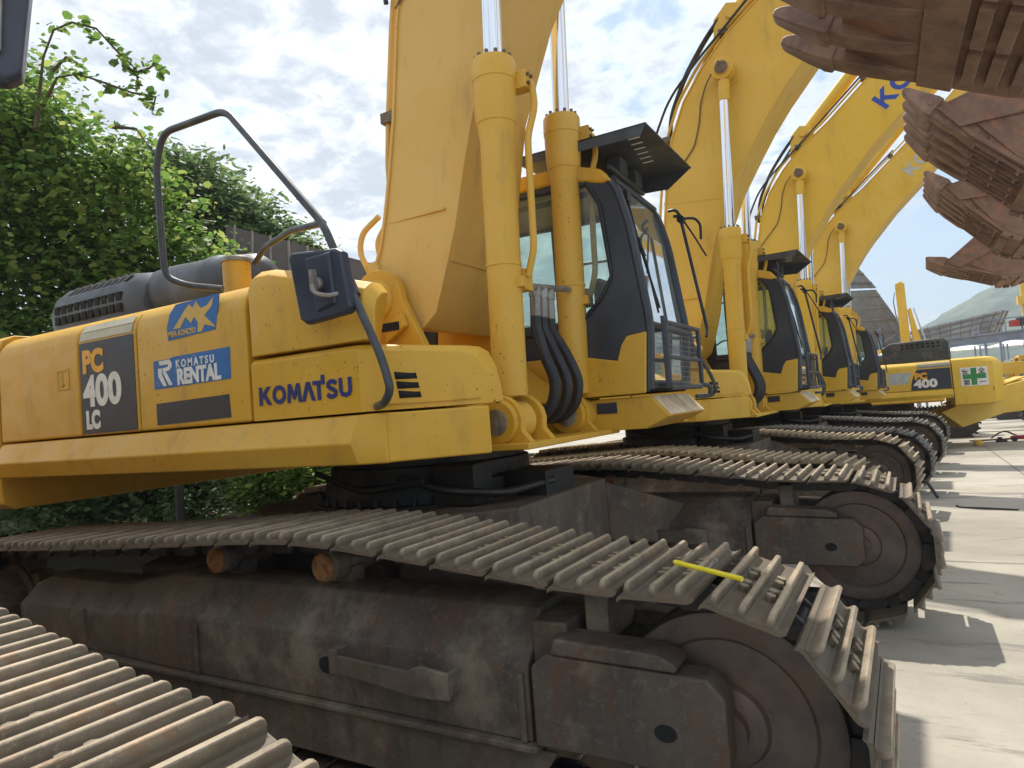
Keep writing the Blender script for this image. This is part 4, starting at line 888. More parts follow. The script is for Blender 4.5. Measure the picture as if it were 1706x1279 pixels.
def decals_e(up):
    g = G(); g.loft([[(x, y, 2.30+z*k) for x, z in ((-2.50, 0), (-2.52, .48), (-2.42, .58), (-1.20, .55), (-1.02, .44), (-1.0, 0))] for y, k in ((1.02, .95), (.98, 1), (.35, 1), (.3, .95))]); q = g.build('intake_cover', 'rail_paint', up, bevel=.03, seg=3)
    h = G()
    for i in range(8):
        for z in (2.66, 2.74): h.box(-2.32+i*.115, -2.25+i*.115, 1.015, 1.024, z, z+.05)
    h.each('cover_hole', 'dark_gap', q)
    # left flank (faces -Y once the machine is turned round); x is mirrored there
    ROT_L = Matrix.Rotation(math.pi, 4, 'Z') @ ROT_R; y = 1.4335
    def S(pts, a=1.428, b=1.4325): g = G(); g.prism(pts, 'y', a, b); return g
    p = S([(-2.46, 1.58), (-1.58, 1.58), (-1.595, 1.75), (-1.645, 1.92), (-1.74, 2.10), (-2.46, 2.10)]).build('model_decal', 'decal_dark', up)
    text(up, 'PC', .21, 'text_orange', p, 'model_lettering', (-1.68, y, 1.86), ROT_L, bold=.014, sx=1.05); text(up, '400', .27, 'text_white', p, 'model_lettering', (-1.66, y, 1.65), ROT_L, bold=.015, sx=1.22)
    w = S([(-1.52, 1.76), (-1.08, 1.76), (-1.08, 2.05), (-1.62, 2.05), (-1.56, 1.9)], 1.4285, 1.4315); w.build('pale_label', 'decal_pale', up)
    for z in (2.20, 2.255): pass
    st = G()
    for a, b, c, d in ((1.425, 2.13, 1.415, 2.175), (1.407, 2.195, 1.385, 2.225), (1.372, 2.235, 1.34, 2.258)):
        st.add([(-2.46, a+.012, b), (-1.75, a+.012, b), (-1.75, c+.014, d), (-2.46, c+.014, d)], [(0, 1, 2, 3)])
    st.build('stripe_decal', 'decal_grey', up)
    q = G(); q.prism([(-3.22, 1.60), (-2.66, 1.60), (-2.66, 2.06), (-3.22, 2.06)], 'y', 1.38, 1.446); s = q.build('safety_sign', 'text_white', up)
    c = G(); c.box(-2.99, -2.87, 1.444, 1.4475, 1.62, 2.04); c.box(-3.18, -2.992, 1.444, 1.4475, 1.77, 1.89); c.box(-2.868, -2.70, 1.444, 1.4475, 1.77, 1.89); c.build('green_cross', 'decal_green', s)
    for ch, x, z in (('安', -2.685, 1.905), ('全', -3.02, 1.905), ('第', -2.70, 1.63), ('一', -3.03, 1.63)): text(up, ch, .15, 'decal_dark', s, 'sign_lettering', (x, 1.4475, z), ROT_L, bold=.003)
    rr = G(); rr.box(-3.33, -3.27, 1.34, 1.372, 1.45, 1.55); rr.build('red_mark', 'decal_red', up)

def excavator(label, cat='excavator', group='excavators parked in a row', mat='yellow', shoe='shoe_tan', loc=(0, 0, 0), yaw=0, track_yaw=-6.7, track_dx=0, near_dx=0, far_dx=0, bucket=None, decals=None, boom=True, visor=True, style='b', textcol='decal_boomblue', lite=True, pads='bars'):
    root = empty('excavator', loc, R(yaw)); tag(root, label, cat, group)
    for s in (-1, 1):
        a = R(track_yaw-yaw) if False else R(track_yaw)
        t = build_track(root, 0, shoe, lite)
        t.location = (track_dx+(near_dx if s < 0 else far_dx)-math.sin(a)*1.37*s, math.cos(a)*1.37*s, 0); t.rotation_euler = (0, 0, a)
    build_carbody(root)
    build_upper(root, mat)
    build_cab(root, mat, visor, style)
    if boom: build_boom(root, 'yellow_boom' if style == 'a' else mat, 'yellow_tube' if style == 'a' else None, letter_scale=(.85 if textcol == 'decal_pale' else 1), textcol=textcol, pipes=(style != 'a'))
    if bucket:
        l, ang, bs = bucket; b = build_bucket(root, (l[0], 0, l[1]), ang, pads=pads, scale=bs)
        m = Matrix.Rotation(R(ang), 4, 'Y'); e = m @ (Vector((1.58, 0, 1.12))*bs); build_arm(root, mat, (4.42, 8.45), (l[0]+e.x, l[1]+e.z))
    if decals: decals(root)
    return root

# ------------------------------------------------------------------ build the row
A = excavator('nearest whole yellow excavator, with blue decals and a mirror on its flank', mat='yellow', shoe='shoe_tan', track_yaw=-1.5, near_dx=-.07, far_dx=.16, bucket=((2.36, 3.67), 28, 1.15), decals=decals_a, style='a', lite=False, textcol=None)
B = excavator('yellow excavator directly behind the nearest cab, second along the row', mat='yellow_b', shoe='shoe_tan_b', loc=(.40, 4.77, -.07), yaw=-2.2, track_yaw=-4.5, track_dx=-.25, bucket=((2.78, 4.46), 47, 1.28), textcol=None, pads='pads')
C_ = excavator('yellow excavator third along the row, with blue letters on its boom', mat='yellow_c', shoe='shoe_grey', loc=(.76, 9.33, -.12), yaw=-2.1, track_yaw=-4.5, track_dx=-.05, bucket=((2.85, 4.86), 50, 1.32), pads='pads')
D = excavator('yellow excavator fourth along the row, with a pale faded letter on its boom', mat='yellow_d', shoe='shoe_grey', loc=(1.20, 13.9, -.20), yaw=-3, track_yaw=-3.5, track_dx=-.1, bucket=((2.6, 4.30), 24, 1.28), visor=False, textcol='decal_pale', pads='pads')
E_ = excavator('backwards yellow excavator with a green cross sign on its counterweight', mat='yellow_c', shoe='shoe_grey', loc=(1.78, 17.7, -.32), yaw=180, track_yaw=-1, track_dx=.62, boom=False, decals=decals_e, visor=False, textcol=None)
# the machine beside the camera: its left track and the mirror of its cab show
Z = empty('excavator', (-.92, -4.28, 0)); tag(Z, 'excavator showing only its dusty nearest track and a cut off cab mirror', 'excavator', 'excavators parked in a row')
for s in (-1, 1):
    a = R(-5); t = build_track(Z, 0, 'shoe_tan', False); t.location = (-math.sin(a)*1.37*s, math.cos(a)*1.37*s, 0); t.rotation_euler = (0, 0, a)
build_carbody(Z)
ZU = empty('upper_body', (-.55, -.1, 0), R(4), Z)
build_upper(ZU, 'yellow'); build_cab(ZU, 'yellow', False, 'b')
mm = G(); q = [(.0, .0), (.02, .31), (-.02, .36), (-.14, .40), (-.20, .34), (-.20, .04), (-.15, -.02), (-.04, -.03)]
mm.loft([[(x*k, -.0+o, z*k+.17*(1-k)) for x, z in q] for k, o in ((.9, -.04), (1, -.02), (1, .02), (.94, .035))])
mo = mm.build('cab_mirror', 'mirror_shell', Z, bevel=.01, ang=60); mo.location = (1.33, 1.67, 2.69); mo.rotation_euler = (R(0), R(3), R(58))
m2 = G(); m2.box(-.16, -.05, -.06, -.038, .06, .30); m2.tube([(-.09, -.05, .2), (-.09, -.09, .22), (-.25, -.1, .25), (-.6, -.12, .2)], .012, 8, .03); m2.box(-.11, -.07, -.085, -.05, .17, .25)
m2.build('mirror_arm', 'steel', mo)

# ------------------------------------------------------------------ ground
def zg(y): return -.0165*max(0, y-1.0)
g = G(); xs = [-400, -60, -20, -6, 0, 6, 20, 60, 400]; ys = [-60, -10, 0, 1.0, 10, 20, 40, 80, 900]
v = [(x, y, (zg(min(y, 40)))) for y in ys for x in xs]; n = len(xs); f = [(j*n+i, j*n+i+1, (j+1)*n+i+1, (j+1)*n+i) for j in range(len(ys)-1) for i in range(n-1)]
g.add(v, f); gr = g.build('ground', 'concrete'); tag(gr, kind='structure')
so_ = G(); so_.add([(-60, -30, .006), (-3.6, -30, .006), (-3.9, 1, .006), (-3.4, 22, -.34), (-60, 22, -.34), (-60, 1, .006)], [(0, 1, 2, 5), (5, 2, 3, 4)]); tag(so_.build('soil_painted_shade', 'soil_painted_shade'), kind='structure')  # planted ground behind the machines, tree shade painted in as dark soil
j = G()
def strip(x0, y0, x1, y1, w):
    d = Vector((x1-x0, y1-y0)).normalized(); nn = Vector((d.y, -d.x))*w/2
    k = 24
    for i in range(k):
        a = Vector((x0+(x1-x0)*i/k, y0+(y1-y0)*i/k)); b = Vector((x0+(x1-x0)*(i+1)/k, y0+(y1-y0)*(i+1)/k))
        j.add([(a.x+nn.x, a.y+nn.y, zg(min(a.y, 40))+.005), (b.x+nn.x, b.y+nn.y, zg(min(b.y, 40))+.005), (b.x-nn.x, b.y-nn.y, zg(min(b.y, 40))+.005), (a.x-nn.x, a.y-nn.y, zg(min(a.y, 40))+.005)], [(0, 1, 2, 3)])
strip(4.2, -3, 5.0, 22, .014); strip(-6, 3.2, 14, 2.9, .012); strip(-6, 11.2, 14, 11.0, .02)
tag(j.build('pavement_joint', 'joint'), kind='structure')

# wrench and scrap on the ground
wr = G(); wr.cyl((0, -.0, 0), (.245, 0, 0), .008, n=10); wr.lathe((.0, 0, 0), (.03, 0, 0), [(0, .004), (.006, .0088), (.03, .0088)], 10)
w = wr.build('socket_wrench', 'yellow_rod'); tag(w, 'yellow T handled socket wrench lying across the nearest track', 'wrench')
w2 = G(); w2.cyl((.12, 0, 0), (.088, .078, .002), .006, n=8); w2.cyl((.088, .078, .002), (.076, .104, .002), .011, n=10); w2.build('wrench_shaft', 'steel', w)
w.location = (2.085, -1.60, 1.003); w.rotation_euler = (0, R(4), R(-24))
c = G(); c.tube([(3.40, 6.28, .012+zg(6.3)), (3.42, 6.20, .012+zg(6.3)), (3.50, 6.14, .012+zg(6.3)), (3.70, 6.08, .012+zg(6.3)), (3.98, 5.98, .012+zg(6.3))], .013, 8, .05); tag(c.build('steel_rod', 'rubber'), 'thin black bent rod lying on the concrete', 'rod')
c = G(); c.tube([(3.02, 7.26, .02+zg(7.3)), (3.06, 7.2, .16), (3.14, 7.1, .12), (3.24, 6.95, -.07)], .022, 8, .04); tag(c.build('hose_piece', 'rubber'), 'short black bent hose end standing on the concrete beside the tracks', 'hose')

# ------------------------------------------------------------------ far machines
def far_excavator(label, loc, yaw, mat, boom_pts, low=False, scale=1):
    r = empty('excavator', loc, R(yaw)); tag(r, label, 'excavator', 'excavators far down the yard')
    g = G(); g.prism([(-2.6, 1.2), (-2.75, 1.4), (-2.7, 2.0), (-2.4, 2.15), (.2, 2.1), (.35, 1.9), (1.4, 1.75), (1.5, 1.2)], 'y', -1.35, 1.35); g.build('upper_body', mat, r, bevel=.08, seg=3)
    c = G(); o = [(-.2, 1.7), (1.4, 1.7), (1.42, 2.3), (1.2, 2.95), (-.15, 3.0)]; i = [(-.08, 2.0), (1.25, 2.0), (1.28, 2.35), (1.1, 2.82), (-.05, 2.85)]
    for y0, y1 in ((.42, .48), (1.34, 1.4)): c.ring(o, i, 'y', y0, y1)
    c.box(-.2, -.14, .45, 1.38, 1.7, 2.98); c.prism([(-.25, 2.95), (1.22, 2.9), (1.2, 3.02), (-.2, 3.06)], 'y', .4, 1.42); c.ring([(.48, 1.75), (1.34, 1.75), (1.34, 2.9), (.48, 2.9)], [(.55, 2.0), (1.27, 2.0), (1.27, 2.85), (.55, 2.85)], 'x', 1.34, 1.38)
    cb = c.build('cab', 'black_frame' if low else mat, r, bevel=.02)
    gg = G()
    for y in (.45, 1.37): gg.prism(i, 'y', y-.002, y+.002)
    gg.each('cab_window', 'glass', cb)
    for s in (-1, 1):
        t = G(); q = [(-1.9, .05), (1.9, .05), (2.25, .3), (2.25, .7), (1.9, .95), (-1.9, .95), (-2.25, .7), (-2.25, .3)]; y0, y1 = sorted((s*1.05, s*1.6)); t.prism(q, 'y', y0, y1)
        for k in range(34):
            d = -1.95+k*3.9/33; t.box(d-.03, d+.03, y0-.01, y1+.01, .95, 1.0)
        for k in range(9):
            a = R(-80+k*20)
            for sx in (-1, 1): x, z = sx*(1.85+.45*math.cos(a)), .5+.48*math.sin(a); t.box(x-.03, x+.03, y0-.01, y1+.01, z-.03, z+.03)
        t.build('crawler_track', 'iron_dark', r, bevel=.05)
    g = G(); g.lathe((0, 0, .5), (0, 0, 1.2), [(0, .9), (.35, .9), (.4, .7), (.7, .7)], 24); g.build('swing_bearing', 'iron_dark', r)
    for nm, pl, h, m_ in boom_pts:
        b = G(); b.prism(pl, 'y', -h, h); b.build(nm, m_, r, bevel=.02)
    return r
far_excavator('distant yellow excavator whose boom rests low behind the green cross machine', (10.9, 21.2, -.35), 208, 'yellow_d',
    [('boom', [(.2, 1.7), (.6, 2.0), (2.5, 2.35), (4.2, 2.15), (5.49, 1.70), (6.2, 1.56), (7.2, 1.22), (7.96, .98), (7.43, .54), (6.3, .84), (5.49, .88), (4.2, 1.2), (3, 1.3), (1.8, 1.2), (.5, 1.3)], .3, 'yellow_d'), ('oil_pipe', [(5.6, 1.72), (6.9, 1.38), (7.6, 1.15), (7.6, 1.19), (6.9, 1.43), (5.6, 1.77)], .2, 'yellow_b'), ('bucket_cylinder', [(6.0, 1.70), (6.9, 1.45), (6.92, 1.52), (6.02, 1.77)], .05, 'yellow_b')], low=True)
far_excavator('distant yellow excavator with a low humped boom and grey glazed cab', (9.3, 34.4, -.75), 180, 'yellow',
    [('boom', [(.2, 1.7), (.6, 2.4), (2.2, 2.75), (3.4, 2.72), (4.6, 2.45), (6.2, 2.2), (6.2, 1.95), (4.4, 2.05), (3.2, 2.2), (2.2, 2.2), (.8, 1.8)], .28, 'yellow_d')])
F_ = far_excavator('distant yellow excavator with its arm folded upright against the sky', (9.2, 24.6, -.36), 180, 'yellow',
    [('boom', [(.2, 1.7), (5.2, 2.0), (5.3, 2.7), (5.44, 4.45), (5.34, 4.5), (5.02, 2.75), (4.9, 2.4), (.2, 2.1)], .2, 'yellow_d'), ('arm', [(5.44, 2.4), (5.72, 2.4), (5.76, 5.42), (5.58, 5.50), (5.46, 5.40)], .16, 'yellow_d'), ('bucket_cylinder', [(4.92, 3.1), (4.98, 3.1), (5.27, 4.5), (5.22, 4.52)], .05, 'chrome'), ('hydraulic_hose', [(5.75, 4.1), (5.83, 4.3), (5.87, 4.8), (5.80, 5.15), (5.78, 5.13), (5.84, 4.8), (5.80, 4.32), (5.73, 4.12)], .02, 'rubber')])

# ------------------------------------------------------------------ sheds, gantry, tent, hill
def roof_panel(name, pts, mat, parent, th=.05, ribs=0, purl=0):
    g = G(); P = [Vector(p) for p in pts]; n = (P[1]-P[0]).cross(P[3]-P[0]).normalized()
    if n.z > 0: n = -n
    g.add([tuple(p) for p in P]+[tuple(p-n*th) for p in P], [(0, 1, 2, 3), (7, 6, 5, 4)]+[(i, 4+i, 4+(i+1) % 4, (i+1) % 4) for i in range(4)])
    o = g.build(name, mat, parent)
    b = G(); 
    for k in range(ribs):
        t = (k+.5)/ribs; a = P[0].lerp(P[1], t); c = P[3].lerp(P[2], t); [b.tube([tuple(a+n*o), tuple(c+n*o)], .022, 4) for o in (.02, -.06)]
    for k in range(purl):
        t = (k+.5)/purl; a = P[0].lerp(P[3], t); c = P[1].lerp(P[2], t); [b.tube([tuple(a+n*o), tuple(c+n*o)], .045, 4) for o in (.06, -.09)]
    if b.v: b.build('roof_purlin', 'sheet_rust', o)
    return o
s1 = empty('open_shed', (-6.5, 5.5, 0)); tag(s1, 'low open shed with a brown sheet roof behind the left trees', 'shed')
def at(p, o): return (p[0]-o[0], p[1]-o[1], p[2]-o[2])
O = (-6.5, 5.5, 0)
roof_panel('shed_roof', [at(p, O) for p in ((-6.38, 3.65, 4.87), (-3.42, 4.21, 3.71), (-2.94, 3.74, 2.64), (-5.85, 3.13, 3.65))], 'roof_brown', s1, ribs=9, purl=0)
g = G()
for x, y, z in ((-6.2, 3.75, 4.8), (-3.5, 4.2, 3.7)): g.box(x+6.5-.06, x+6.5+.06, y-5.5-.06, y-5.5+.06, -.1, z)
g.each('shed_post', 'roof_brown', s1)
s2 = empty('steel_canopy', (2.5, 29, -.36)); tag(s2, 'tall steel canopy with sloping grey sheet roofs behind the fourth excavator', 'canopy'); O = (2.5, 29, -.36)
roof_panel('canopy_roof', [at(p, O) for p in ((-3.5, 29.3, 9.3), (2.06, 28.3, 6.75), (2.86, 28.4, 5.50), (-3.2, 28.0, 6.2))], 'sheet_metal', s2, ribs=18, purl=3)
roof_panel('canopy_roof', [at(p, O) for p in ((-3.2, 28.1, 6.0), (2.84, 28.3, 5.42), (4.15, 28.9, 2.85), (-3, 28.0, 2.9))], 'sheet_metal', s2, ribs=22, purl=5)
g = G()
for x, y, z in ((-3, 28.2, 6), (2.8, 28.6, 5.4), (4.0, 29.0, 2.9), (0, 28.4, 5.5)): g.box(x-2.5-.08, x-2.5+.08, y-29-.08, y-29+.08, 0, z+.36)
g.box(-6, 1.4, -.6, -.45, 3.0, 3.2); g.box(-6, 1.2, -.2, -.05, 1.9, 2.1)
g.build('canopy_post', 'beam_paint', s2)
jk = G(); rj = random.Random(3)
for i in range(26):
    x = rj.uniform(-1.5, 1.9); z = rj.uniform(1.8, 3.9)-x*.35; y = rj.uniform(-1.4, -.8); a = rj.uniform(-1, 1); l = rj.uniform(.2, .7); jk.tube([(x, y, z), (x+l*math.cos(a), y+.1, z+l*math.sin(a)*.5), (x+l, y, z+l*math.sin(a))], rj.uniform(.015, .06), 6)
sp_ = empty('scrap_pile', (2.5, 28.6, -.36)); tag(sp_, 'tangled stack of rusty scrap pipes under the steel canopy', 'scrap'); jk.each('scrap_pipe', 'sheet_rust', sp_)
rc = G(); rc.box(3.42, 3.85, 27.3, 27.7, 2.55, 2.95); tag(rc.build('red_case', 'red_paint', bevel=.05), 'red metal case on the stack beside the upright arm', 'case')
s3 = empty('lean_to_roof', (6.3, 32.4, -.36)); tag(s3, 'tilted lean-to roof of framed panels in front of the green hill', 'roof'); O = (6.3, 32.4, -.36)
roof_panel('panel_roof', [at(p, O) for p in ((4.0, 31.2, 3.70), (7.62, 33.02, 4.32), (7.12, 32.7, 3.30), (4.3, 31.2, 2.85))], 'panel_pale', s3, ribs=8, purl=4)
roof_panel('panel_roof', [at(p, O) for p in ((7.66, 33.04, 4.34), (8.0, 33.5, 4.30), (7.5, 33.2, 3.25), (7.16, 32.7, 3.30))], 'panel_pale', s3, ribs=2, purl=1)
g = G()
for x, y, z in ((4.4, 31.5, 2.9), (6.9, 32.7, 3.3), (7.5, 33.1, 3.4)): g.box(x-6.3-.05, x-6.3+.05, y-32.4-.05, y-32.4+.05, 0, z+.36)
g.build('roof_post', 'beam_paint', s3)
ga = empty('gantry_crane', (6.5, 28, -.36)); tag(ga, 'blue grey gantry beam with a red hoist at the right edge', 'gantry crane')
g = G(); d = Vector((.88, .475, 0)); 
def gb(a, b, z0, z1, w): 
    P = [Vector((-1.6, -.95, 0))+d*a, Vector((-1.6, -.95, 0))+d*b]; nn = Vector((-d.y, d.x, 0))*w; g.add([tuple(P[0]-nn+Vector((0, 0, z0[0]))), tuple(P[1]-nn+Vector((0, 0, z0[1]))), tuple(P[1]+nn+Vector((0, 0, z0[1]))), tuple(P[0]+nn+Vector((0, 0, z0[0]))), tuple(P[0]-nn+Vector((0, 0, z1[0]))), tuple(P[1]-nn+Vector((0, 0, z1[1]))), tuple(P[1]+nn+Vector((0, 0, z1[1]))), tuple(P[0]+nn+Vector((0, 0, z1[0])))], [(0, 1, 2, 3), (7, 6, 5, 4), (0, 4, 5, 1), (1, 5, 6, 2), (2, 6, 7, 3), (3, 7, 4, 0)])
gb(0, 6, (3.05, 3.3), (3.32, 3.62), .05); gb(0, 6, (3.33, 3.63), (3.38, 3.68), .16); gb(0, 6, (3.02, 3.27), (3.045, 3.295), .16)
gb(1.9, 5.5, (3.95, 4.1), (3.99, 4.14), .03)
for t in (1.2, 1.4, 2.3, 2.45, 3.1): gb(t, t+.04, (2.4, 2.4), (3.02, 3.02), .02); gb(t, t+.04, (3.4, 3.4), (3.75, 3.75), .02)
for t in (-.0, 5.9): gb(t, t+.2, (0, 0), (3.1, 3.3), .12)
g.build('gantry_beam', 'beam_paint', ga)
g = G(); gb(2.7, 2.95, (3.66, 3.66), (3.9, 3.9), .12); g.build('hoist', 'red_paint', ga)
g = G(); gb(2.98, 3.15, (3.66, 3.66), (3.98, 3.98), .12); g.build('hoist_motor', 'black_frame', ga)
te = empty('tent', (7.4, 37.6, -.36)); tag(te, 'white pointed tent canopy beyond the yard', 'tent'); g = G()
for x0 in (-1.7, .3):
    g.add([(x0, -.8, 3.22), (x0+2.0, -.2, 3.22), (x0+1.6, 1.4, 3.22), (x0-.4, 1.0, 3.22), (x0+.9, .3, 3.55)], [(0, 1, 4), (1, 2, 4), (2, 3, 4), (3, 0, 4)])
g.build('tent_cover', 'white_cloth', te); g = G()
for x, y in ((-1.7, -.8), (2.2, -.2), (-2.0, 1.0), (1.9, 1.4)): g.cyl((x, y, 0), (x, y, 3.22), .04, n=8)
g.build('tent_pole', 'steel', te)
lp = G(); lp.box(8.45, 8.6, 33.3, 33.5, -.36, 5.5); lp.box(8.3, 8.7, 33.2, 33.6, 4.5, 4.9); tag(lp.build('crane_mast', 'yellow_d', bevel=.02), 'thin yellow lattice mast cut off by the right edge', 'mast')

# hill: real ridge 700 m away
pts = [(-260, 4), (-60, 8), (0, 18), (38, 47), (65, 62), (90, 74), (125, 82), (200, 100), (330, 120), (480, 90), (700, 30)]
hx = [p[0] for p in pts]; hh = [p[1] for p in pts]
nx, ny = 150, 40; v = []; rr = np.random.RandomState(4)
xs = np.linspace(-260, 700, nx)
for jy in range(ny):
    t = jy/(ny-1)
    for i, x in enumerate(xs):
        h = np.interp(x, hx, hh); p = math.sin(min(1, t*1.25)*math.pi/2) if t < .8 else 1
        z = h*p*(1+.03*math.sin(x*.05+jy*.9)+.025*math.sin(x*.13-jy*1.7))+(rr.rand()-.5)*2.2*p-1
        v.append((x, 520+t*230, z))
f = [(j_*nx+i, j_*nx+i+1, (j_+1)*nx+i+1, (j_+1)*nx+i) for j_ in range(ny-1) for i in range(nx-1)]
g = G(); g.add(v, f); tag(g.build('hill', 'hillside', ang=80), kind='structure')

# ------------------------------------------------------------------ trees
def leaf_mesh(name, centers, mat, parent, size, elong=1.7, seed=0, drop=.25):
    rs = np.random.RandomState(seed); n = len(centers); c = np.asarray(centers)
    th = rs.rand(n)*2*np.pi; el_ = (rs.rand(n)-.35)*1.2-drop
    d = np.stack([np.cos(th)*np.cos(el_), np.sin(th)*np.cos(el_), np.sin(el_)], 1)
    up_ = rs.randn(n, 3)*.55+np.array([0, 0, 1.]); w = np.cross(d, up_); w /= np.linalg.norm(w, axis=1)[:, None]; nn = np.cross(w, d)
    s = size*(.45+1.25*rs.rand(n)**1.6)[:, None]; l = s*elong
    p0 = c; p1 = c+d*l*.35+w*s*.5-nn*s*.10; p2 = c+d*l*.75+w*s*.34-nn*s*.05; p3 = c+d*l-nn*s*.18; p4 = c+d*l*.75-w*s*.34-nn*s*.05; p5 = c+d*l*.35-w*s*.5-nn*s*.10
    v = np.stack([p0, p1, p2, p3, p4, p5], 1).reshape(-1, 3)
    me = bpy.data.meshes.new(name); me.vertices.add(6*n); me.vertices.foreach_set('co', v.astype(np.float32).ravel())
    me.loops.add(8*n); me.polygons.add(2*n)
    idx = np.arange(n)[:, None]*6+np.array([0, 1, 2, 3, 0, 3, 4, 5])[None]; me.loops.foreach_set('vertex_index', idx.ravel().astype(np.int32))
    me.polygons.foreach_set('loop_start', np.arange(2*n, dtype=np.int32)*4); me.polygons.foreach_set('loop_total', np.full(2*n, 4, np.int32)); me.update(calc_edges=True)
    at_ = me.attributes.new('tint', 'FLOAT', 'FACE'); at_.data.foreach_set('value', np.repeat(rs.rand(n), 2).astype(np.float32))
    me.materials.append(MATS[mat]); o = bpy.data.objects.new(name, me); COL.objects.link(o); o.parent = parent; return o
def crown_pts(blobs, n, seed, clump=26, cr=.34):
    rs = np.random.RandomState(seed); vol = np.array([b[3]*b[4]*b[5] for b in blobs]); pr = vol**.8/np.sum(vol**.8); out = []
    nc = n//clump
    for _ in range(nc):
        b = blobs[rs.choice(len(blobs), p=pr)]; d = rs.randn(3); d /= np.linalg.norm(d); r = rs.rand()**.38
        c = np.array(b[:3])+d*r*np.array(b[3:6]); out.append(c+rs.randn(clump, 3)*cr*np.array([1, 1, .55])*(.6+.6*rs.rand()))
    return np.concatenate(out)
def make_tree(name, label, base, top, blobs, n, mat, size, elong, seed, clump=26, cr=.34, rad=.16, extra=None, cat='tree', leafname='crown'):
    r = empty(name, base); tag(r, label, cat)
    bl = [(b[0]-base[0], b[1]-base[1], b[2]-base[2])+tuple(b[3:]) for b in blobs]
    g = G(); rr_ = random.Random(seed); t = Vector(top)-Vector(base)
    g.tube([(0, 0, 0), tuple(t*.35+Vector((.1, -.05, 0))), tuple(t*.7), tuple(t)], [rad, rad*.8, rad*.5, rad*.2], 10)
    for b in bl:
        for q in range(4):
            s = t*rr_.uniform(.3, .8); e = Vector(b[:3])+Vector((rr_.uniform(-1, 1)*b[3], rr_.uniform(-1, 1)*b[4], rr_.uniform(-.6, 1)*b[5]))*.8; m = (s+e)/2+Vector((0, 0, rr_.uniform(0, .4)))
            g.tube([tuple(s), tuple(m), tuple(e)], [rad*.35, rad*.2, .012], 6)
    if extra:
        for q in extra: g.tube([at(p, base) for p in q], [.03]+[.014]*(len(q)-2)+[.006], 6)
    g.build('trunk', 'bark', r)
    P = crown_pts(bl, n, seed, clump, cr)
    if extra:
        rs = np.random.RandomState(seed+3); ex_ = []
        for q in extra:
            for i in range(len(q)-1):
                a = np.array(at(q[i], base)); b = np.array(at(q[i+1], base)); m = 8+int(i*3)
                tt = rs.rand(m)[:, None]; ex_.append(a+(b-a)*tt+rs.randn(m, 3)*.045)
        P = np.concatenate([P]+ex_)
    leaf_mesh(leafname, P, mat, r, size, elong, seed); return r
make_tree('broadleaf_tree', 'large spreading leafy tree filling the left side with an arching vine branch', (-8.0, 3.2, -.1), (-7.9, 2.6, 6.2),
    [(-8.9, 1.4, 5.2, 1.7, 1.6, 1.9), (-7.6, 1.3, 5.2, 1.0, .9, 1.25), (-7.0, 2.0, 4.4, 1.25, 1.0, 1.25), (-6.3, 2.6, 3.6, 1.1, 1.0, .95), (-8.6, 1.6, 3.3, 1.6, 1.4, 1.4), (-7.2, 2.2, 3.0, 1.2, 1.2, 1.1), (-8.0, 1.0, 6.5, .9, .8, .8), (-9.6, 1.6, 6.6, 1.1, 1.2, 1.0), (-8.3, 2.6, 2.0, 1.9, 1.2, 1.0), (-9.5, 3.2, 1.2, 2.2, 1.2, 1.0), (-6.0, 2.9, 3.0, .8, .8, .8), (-6.35, 1.75, 5.25, .62, .6, .62), (-5.95, 2.1, 4.6, .6, .6, .55), (-7.2, 1.1, 6.0, .7, .6, .6)],
    74000, 'leaf', .070, 1.4, 11, 30, .26, .13,
    extra=[[(-6.5, .9, 5.6), (-6.18, .87, 6.43), (-6.03, .93, 6.76), (-5.82, 1.04, 6.84), (-5.56, 1.19, 6.74), (-5.33, 1.33, 6.4), (-5.17, 1.43, 6.2), (-5.14, 1.45, 5.93)], [(-5.3, 1.35, 6.25), (-5.17, 1.43, 6.15), (-5.0, 1.5, 6.18), (-4.93, 1.57, 6.26)],
           [(-6.4, .95, 5.9), (-6.04, .95, 6.16), (-5.81, 1.08, 6.19), (-5.55, 1.22, 6.06), (-5.24, 1.41, 5.9), (-4.98, 1.55, 5.82), (-5.0, 1.5, 5.6)], [(-5.5, 1.3, 5.5), (-5.25, 1.45, 5.45), (-5.1, 1.5, 5.2)], [(-6.15, .9, 6.2), (-5.9, 1.0, 6.4), (-5.75, 1.05, 6.3)]])
make_tree('slender_tree', 'grey green small leaved tree between the leafy tree and the shed', (-7.6, 5.3, -.1), (-7.3, 4.6, 5.6),
    [(-7.6, 4.3, 5.5, .75, .7, 1.15), (-7.0, 4.6, 5.0, .8, .7, .85), (-6.5, 4.85, 4.6, .65, .6, .6), (-6.0, 5.1, 4.55, .3, .3, .3), (-8.2, 3.9, 5.9, .9, .8, .9)], 18000, 'leaf_grey', .05, 2.6, 23, 18, .16, .08)
make_tree('leafy_shrub', 'bright green shrub seen through the gap below the nearest machine', (-4.9, 3.6, -.1), (-4.9, 3.6, 1.0), [(-4.75, 3.35, .95, .75, .5, .38), (-4.2, 3.7, .85, .6, .5, .3), (-5.5, 3.4, .7, .6, .5, .4)], 12000, 'leaf', .045, 1.6, 31, 18, .14, .05, cat='shrub', leafname='foliage')
make_tree('dense_bush', 'dark dense bush behind the rear of the nearest tracks', (-7.6, 3.6, -.1), (-7.6, 3.6, 1.2), [(-7.5, 3.0, .9, 1.3, .8, .8), (-9.2, 2.4, 1.0, 1.5, .9, .9), (-6.4, 4.6, .7, .8, .8, .6), (-11, 2.4, 1.4, 1.6, 1.2, 1.3), (-8.0, 4.2, .9, 2.2, .8, 1.1), (-5.6, 5.4, .5, .9, .8, .7), (-10.5, 3.4, 1.0, 2, 1, 1.2)], 26000, 'leaf_grey', .07, 1.5, 37, 20, .22, .06, cat='bush', leafname='foliage')
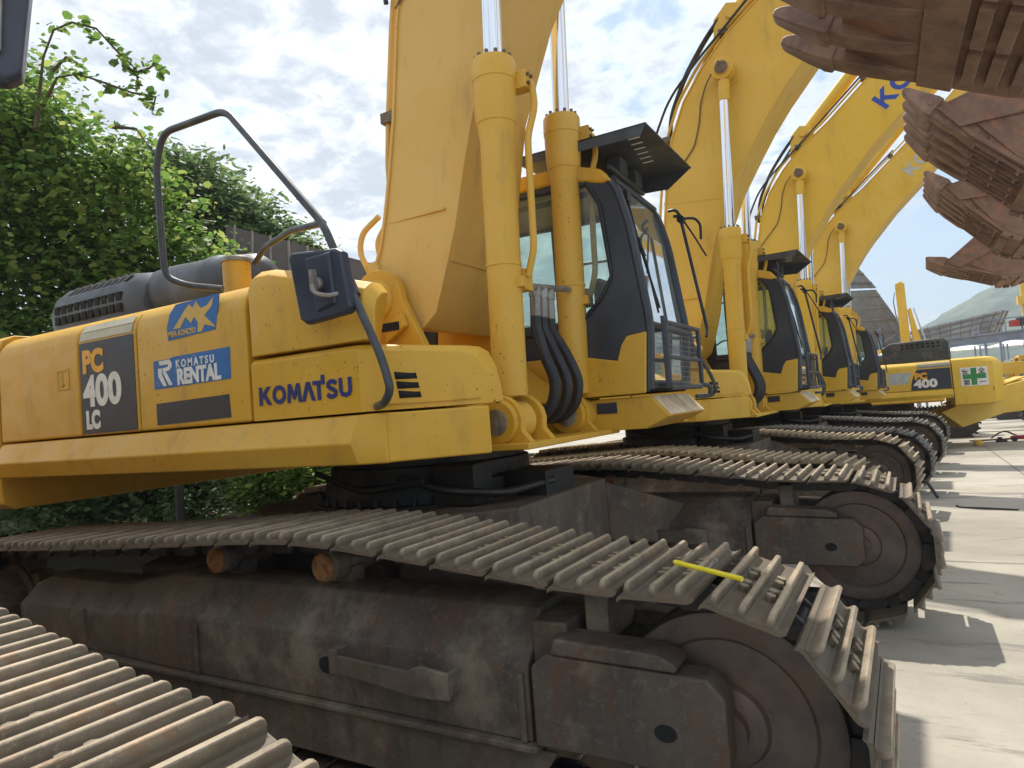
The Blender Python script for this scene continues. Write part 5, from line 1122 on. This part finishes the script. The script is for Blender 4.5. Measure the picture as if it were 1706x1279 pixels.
g = G(); g.cyl((-5.62, 2.0, -.1), (-5.6, 2.0, 1.5), .06, n=10); tag(g.build('post', 'slew_grease'), 'dark upright post beside the bright shrub', 'post')
wl = G(); wl.box(-16, -8.2, 7.6, 7.8, -.2, 1.7); tag(wl.build('boundary_wall', 'concrete'), 'pale low wall beyond the bushes at left', 'wall')

far_excavator('yellow excavator beyond the green cross machine, mostly its tracks in view', (2.9, 22.3, -.40), 0, 'yellow_d', [('boom', [(.3, 1.6), (.9, 1.6), (2.2, 2.1), (2.1, 2.3), (.4, 2.1)], .25, 'yellow_d')])
# small things left on the far concrete
zz = zg(18.5)
jk = G(); jk.prism([(-.28, .05), (.25, .05), (.28, .10), (.05, .16), (-.26, .14)], 'y', -.09, .09); jo = jk.build('floor_jack', 'red_paint', bevel=.01); jo.location = (5.85, 18.3, zz); tag(jo, 'low red floor jack with black wheels on the far concrete', 'jack')
for x in (-.2, .2):
    w_ = G(); w_.cyl((x, -.13, .06), (x, .13, .06), .06, n=14); w_.build('wheel', 'rubber', jo)
jk = G(); jk.lathe((0, 0, 0), (0, 0, .14), [(0, .09), (.03, .11), (.10, .10), (.13, .06), (.14, .02)], 14); jo = jk.build('drum_lid', 'yellow_d'); jo.location = (4.75, 17.2, zg(17.2)); tag(jo, 'small dented yellow cap lying before the last tracks', 'cap')
jk = G(); jk.box(-.12, .12, -.08, .08, 0, .09).box(-.08, .02, -.05, .05, .09, .14); jo = jk.build('valve_block', 'iron_dark', bevel=.01); jo.location = (5.35, 18.1, zz); tag(jo, 'dark steel valve block on the far concrete near the red jack', 'valve block')
jk = G(); jk.tube([(5.3, 19.6, zg(19.6)+.03), (5.6, 19.5, zg(19.6)+.25), (5.9, 19.45, zg(19.6)+.05), (6.4, 19.5, zg(19.6)+.03)], .025, 8, .15); tag(jk.build('hydraulic_hose', 'rubber'), 'loose black hose looping over the far concrete', 'hose')
jk = G(); jk.prism([(-.5, 0), (.5, 0), (.5, .035), (-.5, .035)], 'y', -.07, .07); jo = jk.build('timber_plank', 'bark'); jo.location = (5.2, 18.9, zg(18.9)+.005); jo.rotation_euler = (0, 0, .3); tag(jo, 'brown timber plank lying on the far concrete', 'plank')

# thin air haze: one closed volume round the whole yard and hill
hz = G(); hz.box(-420, 760, -70, 860, -8, 150)
k = NT('air'); k.t.nodes.remove(k.b); pv = k.n('ShaderNodeVolumePrincipled'); pv.inputs['Color'].default_value = (.80, .88, .95, 1); pv.inputs['Density'].default_value = .0008; pv.inputs['Anisotropy'].default_value = .2
k.l(pv.outputs[0], k.t.nodes['Material Output'].inputs['Volume'])
tag(hz.build('haze', 'air'), kind='stuff')
